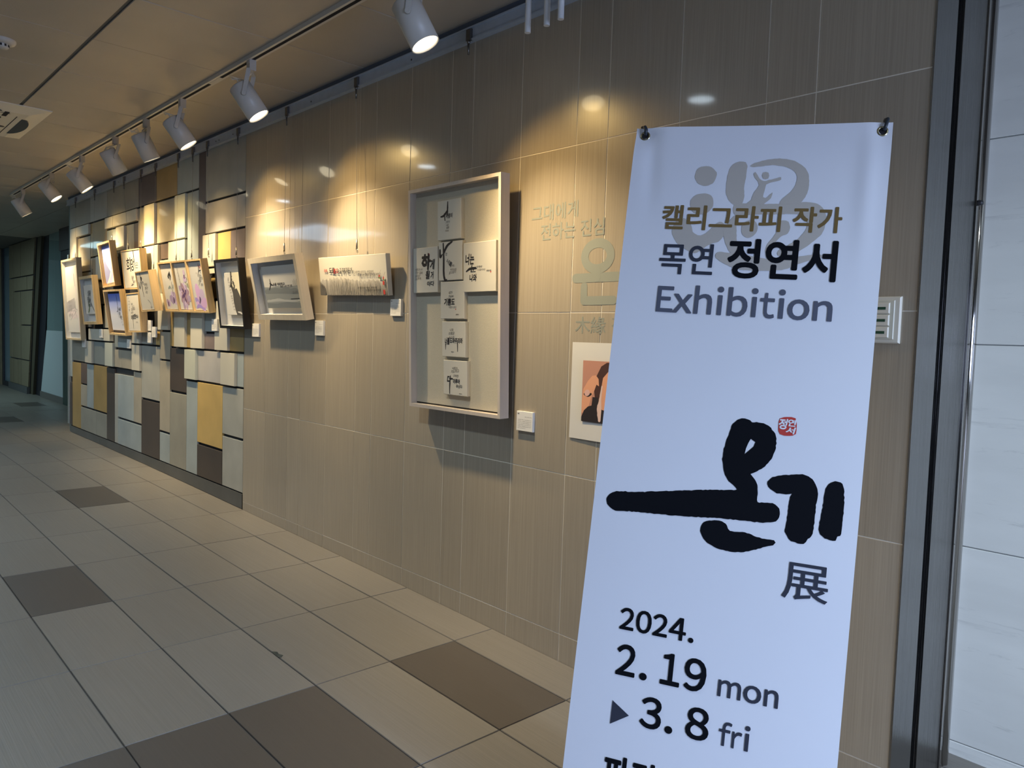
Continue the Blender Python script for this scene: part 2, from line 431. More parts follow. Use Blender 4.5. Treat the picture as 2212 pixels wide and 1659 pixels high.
# marble wall beyond the steel
m_marble = mat('white_marble', (.86, .86, .79), .32, vary=.07, scale=2.2, stretch=(.8, 1, 3.2), detail=6)
def marble_veins(m):
    nt = m.node_tree; b = nt.nodes['Principled BSDF']; src = b.inputs['Base Color'].links[0].from_socket
    tc = nt.nodes.new('ShaderNodeTexCoord'); mp = nt.nodes.new('ShaderNodeMapping'); mp.inputs['Scale'].default_value = (1.2, 1, 13); mp.inputs['Rotation'].default_value = (0, .12, 0)
    nt.links.new(tc.outputs['Object'], mp.inputs['Vector'])
    n = nt.nodes.new('ShaderNodeTexNoise'); n.inputs['Scale'].default_value = 1.5; n.inputs['Detail'].default_value = 9; n.inputs['Roughness'].default_value = .7; n.inputs['Distortion'].default_value = .6
    nt.links.new(mp.outputs[0], n.inputs['Vector'])
    r = nt.nodes.new('ShaderNodeMapRange'); r.inputs['From Min'].default_value = .60; r.inputs['From Max'].default_value = .74; r.inputs['To Min'].default_value = 1; r.inputs['To Max'].default_value = .60
    nt.links.new(n.outputs['Fac'], r.inputs['Value'])
    vm = nt.nodes.new('ShaderNodeVectorMath'); vm.operation = 'SCALE'; nt.links.new(src, vm.inputs[0]); nt.links.new(r.outputs[0], vm.inputs['Scale']); nt.links.new(vm.outputs[0], b.inputs['Base Color'])
marble_veins(m_marble)
t = MB(); t.box(-.76, 3.0, .504, .62, -.2, 2.6)
wall_right = tag(t.build('wall_right', mat('marble_joint', (.30, .31, .31), .8)), kind='structure')
mz = [-.555, .046, .648, 1.256, 1.857, 2.46, 2.6]; mx = [-.735, .475, 1.685, 2.895]
for a, b in zip(mx[:-1], mx[1:]):
    for k, (c, d) in enumerate(zip(mz[:-1], mz[1:])):
        c = max(c, -.15); t = MB(); hw, hh = (b-a)/2-.0015, (d-c)/2-.0015
        t.bbox(-hw, hw, -.002, .008, -hh, hh, .0015)
        o = t.build('marble_slab', m_marble, wall_right); o.location = ((a+b)/2, .5, (c+d)/2)

# ------------------------------------------------------------------ mosaic wall of painted panels
PC = {'olive': (.28, .27, .225), 'grey': (.37, .37, .335), 'plum': (.085, .066, .068), 'ochre': (.36, .245, .085), 'blue': (.34, .385, .39), 'tan': (.37, .335, .265),
      'lilac': (.45, .43, .41), 'cream': (.58, .55, .46), 'mint': (.50, .52, .45), 'brown': (.135, .095, .075), 'gold': (.55, .38, .13), 'rose': (.21, .165, .155), 'dark': (.062, .046, .036), 'slate': (.21, .235, .23)}
PM = {k: mat(k+'_panel', c, .50 if k not in ('cream', 'mint') else .42, vary=.10 if k not in ('cream', 'mint') else .02, scale=5, detail=5, coat=.1) for k, c in PC.items()}
t = MB(); xs = [-8.96+(-4.69+8.96)*i/8 for i in range(9)]
for x in xs: t.v += [(x, .016, floor_z(x)-.02), (x, .016, 2.6), (x, .16, 2.6), (x, .16, floor_z(x)-.02)]
for i in range(8):
    for k in range(4): t.f.append((4*i+k, 4*i+(k+1) % 4, 4*i+4+(k+1) % 4, 4*i+4+k)); t.sm.append(False)
t.f += [(0, 1, 2, 3), (35, 34, 33, 32)]; t.sm += [False]*2
wall_left = tag(t.build('wall_left', mat('mosaic_backing', (.02, .02, .022), .8)), kind='structure')
for x0, x1, z0, z1, k, c in PANELS:
    y = -.018-random.uniform(0, .001) if k else random.uniform(-.001, .001)
    gx, gz = .0018, .0075
    hw, hh = (x1-x0)/2-gx, (z1-z0)/2-gz
    if z0 < .19: z0 = .178
    t = MB(); t.bbox(-hw, hw, 0, .014 if not k else .033, -hh, hh, .0012)
    o = t.build('panel', PM[c], wall_left); o.location = ((x0+x1)/2, y, (z0+z1)/2)
t = MB(); n = 8; xs = [-8.94+(-4.697+8.94)*i/n for i in range(n+1)]
for x in xs: t.v += [(x, -.002, floor_z(x)+.001), (x, -.002, .180), (x, .014, .180), (x, .014, floor_z(x)+.001)]
for i in range(n):
    for k in range(4): t.f.append((4*i+k, 4*i+(k+1) % 4, 4*i+4+(k+1) % 4, 4*i+4+k)); t.sm.append(False)
tag(t.build('baseboard_left', mat('dark_stone_skirting', (.088, .090, .086), .45, vary=.2, scale=4)), kind='structure')
t = MB(); t.box(-8.985, -8.945, -.012, .16, .2, 1.95)
tag(t.build('trim_2', mat('pale_corner_guard', (.45, .48, .46), .3, .6)), kind='structure')

# picture rail
t = MB(); t.box(-8.94, -.72, -.026, -.001, 2.445, 2.496); t.box(-8.94, -.72, -.032, -.026, 2.442, 2.449); t.box(-8.94, -.72, -.032, -.026, 2.492, 2.498)
rail = tag(t.build('picture_rail', m_alu), 'long pale aluminium picture rail running under the ceiling above the artworks', 'picture rail')
for x in (-1.6, -2.9, -3.82, -4.83, -5.05, -5.10, -5.78, -6.3, -7.2, -8.2):
    t = MB(); t.tube([(x, -.0255, 2.466), (x, -.0275, 2.466)], .0045, 8); t.build('screw', m_black, rail)
t = MB(); t.box(-8.94, -.72, -.012, .01, 2.499, 2.53); tag(t.build('trim_3', mat('shadow_gap', (.10, .12, .16), .7)), kind='structure')

# ------------------------------------------------------------------ ceiling
m_ceil = mat('ceiling_metal_panel', (.45, .40, .325), .42, vary=.05, scale=3, bump=.25, bscale=380)
m_ceilj = mat('ceiling_joint', (.13, .125, .11), .8)
t = MB(); t.box(-18, 3, -4.5, 1.0, 2.5365, 2.62); ceiling = tag(t.build('ceiling', m_ceilj), kind='structure')
me_c = {}
for k in range(-18, 9):
    x1 = -2.711+.6095*k+.6095; x0 = x1-.6095
    if x0 < -13.7: continue
    for ya, yb in ((-1.060, .135), (-2.265, -1.072), (-3.465, -2.270), (-4.45, -3.470), (.138, .98)):
        if ya > .1 and -8.6 < x0 and x1 < -.8: continue
        key = (round(yb-ya, 3))
        if key not in me_c:
            hw, hh = .6095/2-.0022, (yb-ya)/2-.002; q = MB()
            q.add([(-hw, -hh, .004), (hw, -hh, .004), (hw, hh, .004), (-hw, hh, .004), (-hw+.002, -hh+.002, 0), (hw-.002, -hh+.002, 0), (hw-.002, hh-.002, 0), (-hw+.002, hh-.002, 0)],
                  [(7, 6, 5, 4), (0, 4, 5, 1), (1, 5, 6, 2), (2, 6, 7, 3), (3, 7, 4, 0)])
            me = bpy.data.meshes.new('ceiling_panel'); me.from_pydata(q.v, [], q.f); me.materials.append(m_ceil); me_c[key] = me
        inst('ceiling_panel', me_c[key], ceiling, ((x0+x1)/2, (ya+yb)/2, 2.530), (random.uniform(-.0012, .0012), random.uniform(-.002, .002), 0))

# ------------------------------------------------------------------ far wall, glass partitions, column; the rest of the hall
m_stone = mat('ribbed_stone_cladding', (.20, .165, .105), .6, vary=.14, scale=14, stretch=(8, 1, .5))
m_fardark = mat('dark_mullion', (.012, .013, .020), .4)
YF = .58
t = MB(); t.box(-18.2, -8.99, .72, .9, -.1, 2.6); t.box(-9.05, -8.985, .02, .9, -.1, 2.6)
wall_far = tag(t.build('wall_far', mat('far_wall_paint', (.13, .19, .19), .6)), kind='structure')
def prism(name, x0t, x1t, x0b, x1b, y0, y1, z0, z1, m, parent=None):
    q = MB(); q.add([(x0b, y0, z0), (x1b, y0, z0), (x1t, y0, z1), (x0t, y0, z1), (x0b, y1, z0), (x1b, y1, z0), (x1t, y1, z1), (x0t, y1, z1)],
                    [(0, 1, 2, 3), (5, 4, 7, 6), (4, 0, 3, 7), (1, 5, 6, 2), (3, 2, 6, 7), (4, 5, 1, 0)])
    return q.build(name, m, parent)
colm = empty('clad_column', Matrix.Translation((0, 0, 0)))
tag(colm, 'dark stone-clad column tapering downwards beside the far glass partition', 'column')
prism('core', -15.38, -13.42, -15.38, -13.97, YF+.01, YF+.16, .12, 2.53, m_fardark, colm)
def xr(z): return -13.97+(.55)*(z-.12)/2.41
def slab(x0, x1, z0, z1):
    if x1 is None: a, b = xr(z1), xr(z0)
    else: a = b = x1
    g = .010; prism('stone_slab', x0+g, a-g, x0+g, b-g, YF-.012, YF+.01, z0+g, z1-g, m_stone, colm)
slab(-15.38, -15.05, 1.97, 2.53); slab(-15.05, -14.46, 1.97, 2.53); slab(-14.46, None, 1.97, 2.53)
slab(-15.38, -15.05, .645, 1.97); slab(-15.05, -14.0, 1.745, 1.97); slab(-14.0, None, 1.745, 1.97)
slab(-15.05, -14.46, .645, 1.745); slab(-14.46, None, 1.20, 1.745); slab(-14.46, None, .645, 1.20)
slab(-15.38, -15.05, .22, .645); slab(-15.05, -14.70, .22, .64); slab(-14.70, -14.46, .22, .645); slab(-14.46, None, .22, .645)
prism('skirting', -15.40, -13.95, -15.40, -13.95, YF-.03, YF+.01, .115, .225, mat('grey_skirting', (.09, .09, .09), .5), colm)
prism('edge_strip', -13.42, -13.16, -13.97, -13.79, YF+.02, YF+.2, .12, 2.53, mat('brown_reveal', (.070, .060, .038), .5), colm)
prism('door_1', -13.16, -12.81, -13.79, -13.36, YF+.06, YF+.12, .12, 2.53, m_fardark).__setitem__('kind', 'structure')
def glass_mat(name, c, rough, tr):
    m = mat(name, c, rough); m.node_tree.nodes['Principled BSDF'].inputs['Transmission Weight'].default_value = tr; m.node_tree.nodes['Principled BSDF'].inputs['IOR'].default_value = 1.3; return m
m_glass = glass_mat('greenish_glass', (.30, .42, .42), .06, .45)
m_frost = mat('frosted_film', (.46, .52, .54), .45)
wp = empty('glass_partition', Matrix.Translation((0, 0, 0))); tag(wp, 'glass partition with frosted lower half beyond the mosaic wall', 'partition')
prism('upper_pane', -12.81, -11.98, -12.99, -11.98, YF+.05, YF+.062, 1.135, 2.53, m_glass, wp)
prism('frosted_pane', -12.99, -11.98, -13.36, -11.98, YF+.045, YF+.065, .21, 1.135, m_frost, wp)
prism('bottom_rail', -13.36, -11.98, -13.36, -11.98, YF+.03, YF+.08, .115, .21, mat('grey_bottom_rail', (.13, .12, .11), .5), wp)
prism('mullion', -12.52, -12.49, -12.60, -12.57, YF+.062, YF+.11, 1.14, 2.53, m_frost, wp)
wq = empty('glass_partition', Matrix.Translation((0, 0, 0))); tag(wq, 'dim blue glass pane left of the stone-clad column at the far end', 'partition')
prism('pane', -16.1, -15.44, -16.1, -15.44, YF+.04, YF+.055, .2, 2.53, m_frost if 0 else mat('dim_blue_glass', (.12, .19, .23), .25), wq)
prism('frame', -16.25, -16.1, -16.25, -16.1, YF+.02, YF+.09, .115, 2.53, m_fardark, wq)
prism('bottom_rail', -16.1, -15.42, -16.1, -15.42, YF+.02, YF+.08, .115, .2, m_fardark, wq)
prism('trim_4', -18.0, -16.25, -18.0, -16.25, YF+.0, YF+.12, .1, 2.53, m_stone).__setitem__('kind', 'structure')
pg = empty('green_pillar', Matrix.Translation((0, 0, 0))); tag(pg, 'dark green pillar behind the left end of the mosaic wall', 'pillar')
prism('shaft', -11.98, -11.0, -11.98, -11.0, YF+.03, YF+.13, .115, 2.13, mat('dark_green_laminate', (.018, .045, .036), .3), pg)
prism('header_panel', -11.98, -11.0, -11.98, -11.0, YF-.01, YF+.13, 2.23, 2.53, mat('brown_header', (.055, .045, .045), .5), pg)
prism('black_band', -11.98, -11.0, -11.98, -11.0, YF+.01, YF+.13, 2.03, 2.23, m_fardark, pg)
t = MB(); t.box(-11.0, -8.9, .66, .7, .1, 2.6); tag(t.build('wall_far', mat('far_wall_paint', (.13, .19, .19), .6)), kind='structure')
# opposite wall with windows, and the two ends
m_plain = mat('hall_wall_paint', (.36, .38, .38), .7)
t = MB(); t.box(-18.2, 3.1, -4.65, -4.5, -.2, 2.6); wf = tag(t.build('wall_front', m_plain), kind='structure')
for k, xc in enumerate((1.4,)):
    t = MB()
    for a, b in ((-1.22, -1.15), (1.15, 1.22), (-.02, .02)): t.box(xc+a, xc+b, -4.5, -4.41, .25, 1.85)
    t.box(xc-1.22, xc+1.22, -4.5, -4.41, .22, .29); t.box(xc-1.22, xc+1.22, -4.5, -4.41, 1.80, 1.87)
    tag(t.build('window_%d' % (k+1), m_alu), kind='structure')
t = MB(); t.box(3.0, 3.15, -4.6, .7, -.3, 2.6); tag(t.build('wall_end', m_plain), kind='structure')
t = MB()
for a in (-2.05, -1.05, -.05): t.box(2.86, 2.99, a-.03, a+.03, -.15, 1.6)
t.box(2.86, 2.99, -2.05, -.05, 1.53, 1.6)
tag(t.build('window_4', m_alu), kind='structure')
t = MB(); t.box(-18.3, -18.1, -4.6, .9, 0, 2.6); tag(t.build('wall_side', m_plain), kind='structure')

# ------------------------------------------------------------------ ceiling fittings
def spot(name, loc, d, power, color, size, blend, r=.03):
    l = bpy.data.lights.new(name, 'SPOT'); l.energy = power; l.color = color; l.spot_size = math.radians(size); l.spot_blend = blend; l.shadow_soft_size = r
    o = bpy.data.objects.new(name, l); COL.objects.link(o); o.location = loc; o.rotation_euler = Vector(d).to_track_quat('-Z', 'Y').to_euler(); return o
m_lens = mat('glowing_lens', (.9, .85, .7), .4, emit=(1.0, .86, .58), estr=8)
m_track = mat('track_grey', (.62, .60, .55), .4)
YT = -.4625
t = MB(); t.box(-9.13, -.3, YT-.0205, YT-.009, 2.51, 2.5295); t.box(-9.13, -.3, YT+.009, YT+.0205, 2.51, 2.5295); t.box(-9.13, -.3, YT-.007, YT+.007, 2.522, 2.5295); t.box(-9.16, -9.10, YT-.02, YT+.02, 2.508, 2.5295)
track = tag(t.build('light_track', m_track), 'long grey ceiling track with a black slot carrying the white spotlights', 'light track')
t = MB(); t.box(-9.09, -.3, YT-.0088, YT+.0088, 2.5112, 2.5225); t.build('slot', m_dark, track)
for x in (-4.02, -6.95): t = MB(); t.box(x-.07, x+.07, YT-.0085, YT+.0085, 2.5092, 2.516); t.build('joint_cover', m_track, track)

LAMPS = [((-2.255, 2.367), (-2.221, -.445, 2.243), (.365, .295, -.883), 'nearest of the white spotlights, hanging before the cross-shaped artwork'),
 ((-3.655, 2.37), (-3.557, -.437, 2.249), (.321, .458, -.829), 'second white spotlight from the front, alone between two wide gaps'),
 ((-4.575, 2.381), (-4.462, -.435, 2.257), (.242, .52, -.819), 'third white spotlight from the front, lit disc facing the white box frame'),
 ((-5.110, 2.377), (-5.092, -.43, 2.271), (.016, .454, -.891), 'fourth white spotlight from the front, seen side-on with a thin lit rim'),
 ((-5.770, 2.372), (-5.731, -.43, 2.276), (-.057, .542, -.839), 'white spotlight with a looped cable, its lit end hidden from view'),
 ((-6.670, 2.371), (-6.545, -.43, 2.261), (.184, .602, -.777), 'third white spotlight from the far end, with a bright oval rim'),
 ((-7.560, 2.389), (-7.496, -.43, 2.296), (.27, .553, -.788), 'second white spotlight from the far end, over the far artworks'),
 ((-8.700, 2.382), (-8.653, -.43, 2.273), (.047, .543, -.839), 'farthest white spotlight at the left end of the track')]
for n_, ((px, pz), lens, d, lab) in enumerate(LAMPS):
    d = Vector(d).normalized(); L = Vector(lens); BL = .165; R_ = .0525
    rear = L-d*BL; pv = L-d*.105
    hd = Vector((d.x, d.y, 0)).normalized(); side = Vector((hd.y, -hd.x, 0))
    sx = pv.x; base = Vector((sx, YT, 2.51))
    root = empty('track_spotlight', Matrix.Translation(base)); tag(root, lab, 'spotlight', 'white spotlights on the ceiling track')
    T = Matrix.Translation(-base)
    def add(mb, name, m):
        mb.v = [tuple(T @ Vector(v)) for v in mb.v]; return mb.build(name, m, root)
    t = MB(); t.box(sx-.018, sx+.018, YT-.016, YT+.016, 2.462, 2.512); t.box(sx-.013, sx+.013, YT-.0175, YT+.0175, 2.495, 2.508); add(t, 'track_adapter', m_white)
    # yoke: cross bar and two flat arms
    t = MB(); c = Vector((sx, YT, 2.455)); w = R_+.006
    Mx = Matrix((side, hd, Vector((0, 0, 1)))).transposed().to_4x4()
    t.tube([c+Vector((0, 0, .010)), c-Vector((0, 0, .004))], .009, 10)
    t.box(-w, w, -.009, .009, -.003, .003, Matrix.Translation(c) @ Mx)
    for s_ in (-1, 1):
        a = c+side*s_*w; b = pv+side*s_*w; ax = (b-a)
        q = side*.0022; e = hd*.010
        t.add([a-q-e, a+q-e, a+q+e, a-q+e, b-q-e, b+q-e, b+q+e, b-q+e], [(3, 2, 1, 0), (4, 5, 6, 7), (0, 1, 5, 4), (1, 2, 6, 5), (2, 3, 7, 6), (3, 0, 4, 7)])
    add(t, 'yoke', m_white)
    for s_ in (-1, 1):
        t = MB(); t.tube([pv+side*s_*(w-.004), pv+side*s_*(w+.005)], .010, 14); add(t, 'pivot_knob', m_white)
    q = d.to_track_quat('Z', 'Y').to_matrix().to_4x4(); Mb = Matrix.Translation(rear) @ q
    t = MB(); t.lathe([(0, 0), (R_-.006, 0), (R_, .006), (R_, BL), (R_-.0035, BL), (R_-.0035, BL-.012), (R_-.004, BL-.014)], 40, Mb); add(t, 'lamp_body', m_white)
    t = MB(); t.lathe([(0, BL-.0045), (R_*.55, BL-.005), (R_-.0036, BL-.007)], 32, Mb); add(t, 'lens', m_lens)
    t = MB(); b0 = c+Vector((0, 0, 0)); b1 = rear+d*.0
    if n_ == 4:
        pts = [b0+side*.01, b0-hd*.03-side*.03+Vector((0, 0, -.01)), b0-hd*.04-side*.065+Vector((0, 0, -.02)), b0-hd*.05-side*.075+Vector((0, 0, -.045)), b0-hd*.05-side*.05+Vector((0, 0, -.055)), b1+Vector((0, 0, .02)), b1]
    else:
        pts = [b0+Vector((0, 0, -.005)), b0-hd*.03+Vector((0, 0, -.04)), b0-hd*.075+Vector((0, 0, -.030)), b0-hd*.10+Vector((0, 0, -.022)), b0-hd*.085+Vector((0, 0, -.040)), b1-hd*.01+Vector((0, 0, .03)), b1]
    t.tube(pts, .0032, 6); add(t, 'cable', m_whitep)
    spot('spotlight_beam', L+d*.006, d+Vector((0, 0, -.24)), LP[n_], (1.0, .79, .48), 74, 1.0, .028)      # white core of the beam
    spot('spotlight_spill', L+d*.006, d, LH[n_], (1.0, .65, .21), 104, .8, .028)        # warm spill around it

def downlight(x, y, lab, pw=9):
    r = empty('downlight', Matrix.Translation((x, y, 2.53))); tag(r, lab, 'ceiling light', 'round downlights')
    t = MB(); t.lathe([(.085, 0), (.085, -.006), (.070, -.006), (.066, -.001)], 32); t.build('ring', m_white, r)
    t = MB(); t.lathe([(0, -.0025), (.066, -.002)], 32); t.build('diffuser', mat('cool_diffuser', (.9, .95, 1), .5, emit=(.72, .87, 1.0), estr=26), r)
    l = bpy.data.lights.new('downlight_beam', 'AREA'); l.shape = 'DISK'; l.size = .13; l.energy = pw; l.color = (.74, .90, 1.0); l.spread = math.radians(135)
    o = bpy.data.objects.new('downlight_beam', l); COL.objects.link(o); o.location = (x, y, 2.522)
for x, y, lb in ((.95, -.30, 'added downlight out of view, brightening the marble wall at the right'), (-2.37, -1.47, 'round downlight mirrored in the tiles above the banner'), (-4.82, -1.49, 'round downlight mirrored above the cross-shaped artwork'), (-7.23, -1.50, 'farthest round downlight, before the mosaic wall')):
    downlight(x, y, lb, DLP if x < 0 else 26)  # the stronger one is an unseen lamp added to brighten the marble
# the corridor's cool ceiling panel far behind, mirrored in the glossy tiles
r = empty('ceiling_light_panel', Matrix.Translation((-9.1, -2.95, 2.525))); tag(r, 'long cool ceiling light panel mirrored as streaks on the glossy tiles', 'ceiling light')
t = MB(); t.box(-.85, .85, -.62, -.55, -.01, 0); t.box(-.85, .85, .55, .62, -.01, 0); t.box(-.85, -.8, -.55, .55, -.01, 0); t.box(.8, .85, -.55, .55, -.01, 0); t.build('frame', m_white, r)
m_panel = mat('cool_panel_light', (.9, .95, 1), .5, emit=(.68, .80, 1.0), estr=3.2)
for a, b in ((-.54, -.36), (.30, .48)):
    t = MB(); t.box(-.79, .79, a, b, -.008, -.002); t.build('light_strip', m_panel, r)

# air conditioner cassette
ac = empty('air_conditioner', Matrix.Translation((-5.91, -1.385, 2.53))); tag(ac, 'square beige ceiling air conditioner cassette with dark curved vents', 'air conditioner')
t = MB(); h = .485; b = .035
t.add([(-h, -h, 0), (h, -h, 0), (h, h, 0), (-h, h, 0), (-h, -h, -.006), (h, -h, -.006), (h, h, -.006), (-h, h, -.006), (-h+b*3, -h+b*3, -.03), (h-b*3, -h+b*3, -.03), (h-b*3, h-b*3, -.03), (-h+b*3, h-b*3, -.03)],
      [(0, 1, 5, 4), (1, 2, 6, 5), (2, 3, 7, 6), (3, 0, 4, 7), (4, 5, 9, 8), (5, 6, 10, 9), (6, 7, 11, 10), (7, 4, 8, 11), (8, 9, 10, 11)]); t.build('cover', m_whitep, ac)
for k in range(4):
    Mk = Matrix.Rotation(k*math.pi/2, 4, 'Z'); a = MB(); pts = [(-.245, .368)]+[(.245*math.cos(u)*-1, .368+.068*math.sin(u)) for u in [math.pi*i/12 for i in range(13)]]+[(.245, .368)]
    vs = [(x, y, -.0315) for x, y in pts]+[(x, y, -.010) for x, y in pts]; n = len(pts)
    a.add(vs, [tuple(range(n))]+[(i, (i+1) % n, n+(i+1) % n, n+i) for i in range(n)], Mk); a.build('air_outlet', mat('dark_outlet', (.03, .033, .038), .35), ac)
    a = MB(); a.add([(-.20, .378, -.0318), (.20, .378, -.0318), (.15, .41, -.024), (-.15, .41, -.024)], [(0, 1, 2, 3)], Mk); a.build('louver', mat('grey_louver', (.07, .08, .09), .3), ac)
    a = MB(); a.box(-.29, .29, .332, .336, -.0315, -.029, Mk); a.build('panel_gap', m_dark, ac)
a = MB()
for k in range(14): a.box(-.21, .21, .05+.0-.245+k*.034, .062-.245+k*.034+.006, -.0318, -.029)
a.build('intake_grille', m_dark, ac)
for x, y in ((.255, .27), (.255, -.27)): a = MB(); a.box(x-.004 if y > 0 else x, x+.12, y-.012, y+.012, -.0318, -.029); a.build('slot', m_dark, ac)
a = MB(); a.lathe([(0, -.0318), (.022, -.0318), (.022, -.028)], 16, Matrix.Translation((-.06, .305, 0))); a.build('sensor', m_black, ac)
# smoke detector
sd = empty('smoke_detector', Matrix.Translation((-4.262, -1.352, 2.53))); tag(sd, 'round white smoke detector on the ceiling near the air conditioner', 'smoke detector')
t = MB(); t.lathe([(.055, 0), (.056, -.008), (.050, -.018), (.030, -.021), (.028, -.021)], 28); t.build('base', m_white, sd)
t = MB(); t.lathe([(.028, -.021), (.028, -.034), (.022, -.040), (0, -.041)], 24); t.build('head', m_white, sd)
t = MB()
for k in range(10):
    u = 2*math.pi*k/10; t.box(-.004, .004, -.0288, -.026, -.033, -.023, Matrix.Rotation(u, 4, 'Z'))
t.build('vent', m_black, sd)
# wireless access point with three rod antennas
ap = empty('wireless_access_point', Matrix.Translation((-1.78, -.21, 2.53))); tag(ap, 'white ceiling access point with three hanging rod antennas', 'access point')
t = MB(); t.lathe([(0, -.04), (.07, -.04), (.085, -.028), (.088, 0)], 28, Matrix.Translation((.165, .02, 0))); t.build('housing', m_whitep, ap)
t = MB(); t.box(-.22, .02, -.03, .03, -.03, 0); t.build('antenna_bracket', m_whitep, ap)
for x, y, z in ((-1.964, -.200, 2.286), (-1.864, -.208, 2.281), (-1.786, -.222, 2.276)):
    t = MB(); t.tube([(x+1.78, y+.21, -.02), (x+1.78, y+.21, z-2.53)], .0105, 12); t.build('antenna', m_alu if 0 else mat('pale_grey_plastic', (.62, .64, .66), .4), ap)

# ------------------------------------------------------------------ the artworks
LZ = [0.0]
class Art:
    """flat print: shapes and lettering grouped by ink, drawn in the print's own 0..w, 0..h"""
    def __init__(s, x, z, d): s.x, s.z, s.d = x, z, d; s.m = {}; s.n = 0
    def mb(s, m, name): 
        s.n += 1
        return s.m.setdefault((name, m.name), (MB(), m))[0]
    def poly(s, pts, m, name='painting'): flatpoly(s.mb(m, name), [(s.x+a, s.z+b) for a, b in pts], s.d+.0002+.00004*s.n)
    def brush(s, pts, m, name='painting', rough=.12): brush(s.mb(m, name), [(s.x+a, s.z+b, r) for a, b, r in pts], s.d+.0002+.00004*s.n, rough)
    def text(s, body, x, z, w=None, h=None, m=None, bold=.02, shear=.15, rot=0., name='lettering'): text(s.mb(m or m_ink, name), body, s.x+x, s.z+z, w, h, s.d+.0003+.00004*s.n, bold, shear, rot)
    def scrib(s, words, x, z, h, step, m=None, jit=.25, bold=.0):
        for k, wd in enumerate(words): s.text(wd, x+random.uniform(-jit, jit)*h, z-k*step, None, h*random.uniform(.85, 1.15), m or m_inkgrey, bold, random.uniform(0, .4), random.uniform(-.06, .12))
    def done(s, parent):
        for (name, _), (mb, m) in s.m.items():
            o = mb.build(name, m, parent)
def frame_root(x0, z0, tilt, yb, roll, name, label, group=None):
    Mx = Matrix.Translation((x0, -yb, z0)) @ Matrix.Rotation(math.radians(tilt), 4, 'X') @ Matrix.Rotation(math.radians(roll), 4, 'Y')
    r = empty(name, Mx); tag(r, label, 'artwork', group); return r
def box_frame(root, w, h, d, fw, m, inner, depth, fm=None):
    """four mitred rails, back board; face at y=-d; inner colour; depth of the recess"""
    fm = fm or m
    t = MB()
    o_ = [(0, 0), (w, 0), (w, h), (0, h)]; i_ = [(fw, fw), (w-fw, fw), (w-fw, h-fw), (fw, h-fw)]
    for k in range(4):
        j = (k+1) % 4
        a, b, c, e = o_[k], o_[j], i_[j], i_[k]
        vs = [(p[0], y, p[1]) for y in (-d, 0) for p in (a, b, c, e)]
        t.add(vs, [(0, 1, 2, 3), (7, 6, 5, 4), (4, 5, 1, 0), (5, 6, 2, 1), (6, 7, 3, 2), (7, 4, 0, 3)])
    t.build('frame', m, root)
    t = MB(); t.box(fw*.5, w-fw*.5, -d+depth, -.001, fw*.5, h-fw*.5); t.build('backing', inner, root)
    if fm is not m:
        t = MB(); e = .0015; y0, y1 = -d+.004, -d+depth
        a, b, c, f2 = fw+e, w-fw-e, fw+e, h-fw-e
        t.add([(fw, y0, fw), (w-fw, y0, fw), (w-fw, y0, h-fw), (fw, y0, h-fw), (fw, y1, fw), (w-fw, y1, fw), (w-fw, y1, h-fw), (fw, y1, h-fw),
               (a, y0, c), (b, y0, c), (b, y0, f2), (a, y0, f2), (a, y1, c), (b, y1, c), (b, y1, f2), (a, y1, f2)],
              [(8, 9, 13, 12), (9, 10, 14, 13), (10, 11, 15, 14), (11, 8, 12, 15), (0, 1, 9, 8), (1, 2, 10, 9), (2, 3, 11, 10), (3, 0, 8, 11)])
        t.build('lining', fm, root)
def board(root, x0, x1, z0, z1, y0, y1, m, name='canvas'):
    t = MB(); t.bbox(x0, x1, y0, y1, z0, z1, .0015); return t.build(name, m, root)
def seal(a, x, z, s):
    a.poly([(x, z), (x+s, z), (x+s, z+s*1.3), (x, z+s*1.3)], m_red, 'seal')

# 1: tall whitewashed box at the far left
r = frame_root(-8.823, 1.080, 3.0, .020, -.3, 'framed_artwork', 'tall pale box frame with faint grey drawing, leftmost of the artworks', 'artworks hung by wires'); w, h = .582, .797
box_frame(r, w, h, .045, .018, wood('pale_pine', (.60, .48, .30), .10), m_matwhite, .036, m_matwhite)
b = board(r, .07, w-.06, .075, h-.075, -.030, -.009, m_paper, 'print'); a = Art(.07, .075, .030)
pw, ph = w-.13, h-.15
m_wash = mat('pale_wash', (.40, .38, .39), .8); m_wash2 = mat('pinkish_wash', (.68, .60, .60), .8)
a.poly([(.0, .30), (.30, .34), (.34, .22), (.12, .17), (.0, .20)], m_wash); a.poly([(.02, .2), (.3, .24), (.42, .15), (.2, .13)], m_wash2)
a.brush([(pw*.72, ph*.97, .012), (pw*.76, ph*.8, .02), (pw*.80, ph*.6, .012), (pw*.9, ph*.35, .012), (pw*.93, ph*.05, .02)], m_wash2, rough=.5)
a.brush([(pw*.70, ph*.88, .008), (pw*.72, ph*.80, .010), (pw*.76, ph*.70, .004)], m_inkpale)
a.scrib(['바람이 분다', '그대에게', '꽃이 핀다', '따뜻하게'], .06, .285, .035, .045, m_inkpale)
for k in range(9): a.brush([(random.uniform(.05, .4), random.uniform(.12, .32), .003), (random.uniform(.05, .42), random.uniform(.12, .32), .002)], m_wash, rough=.3)
a.done(b)
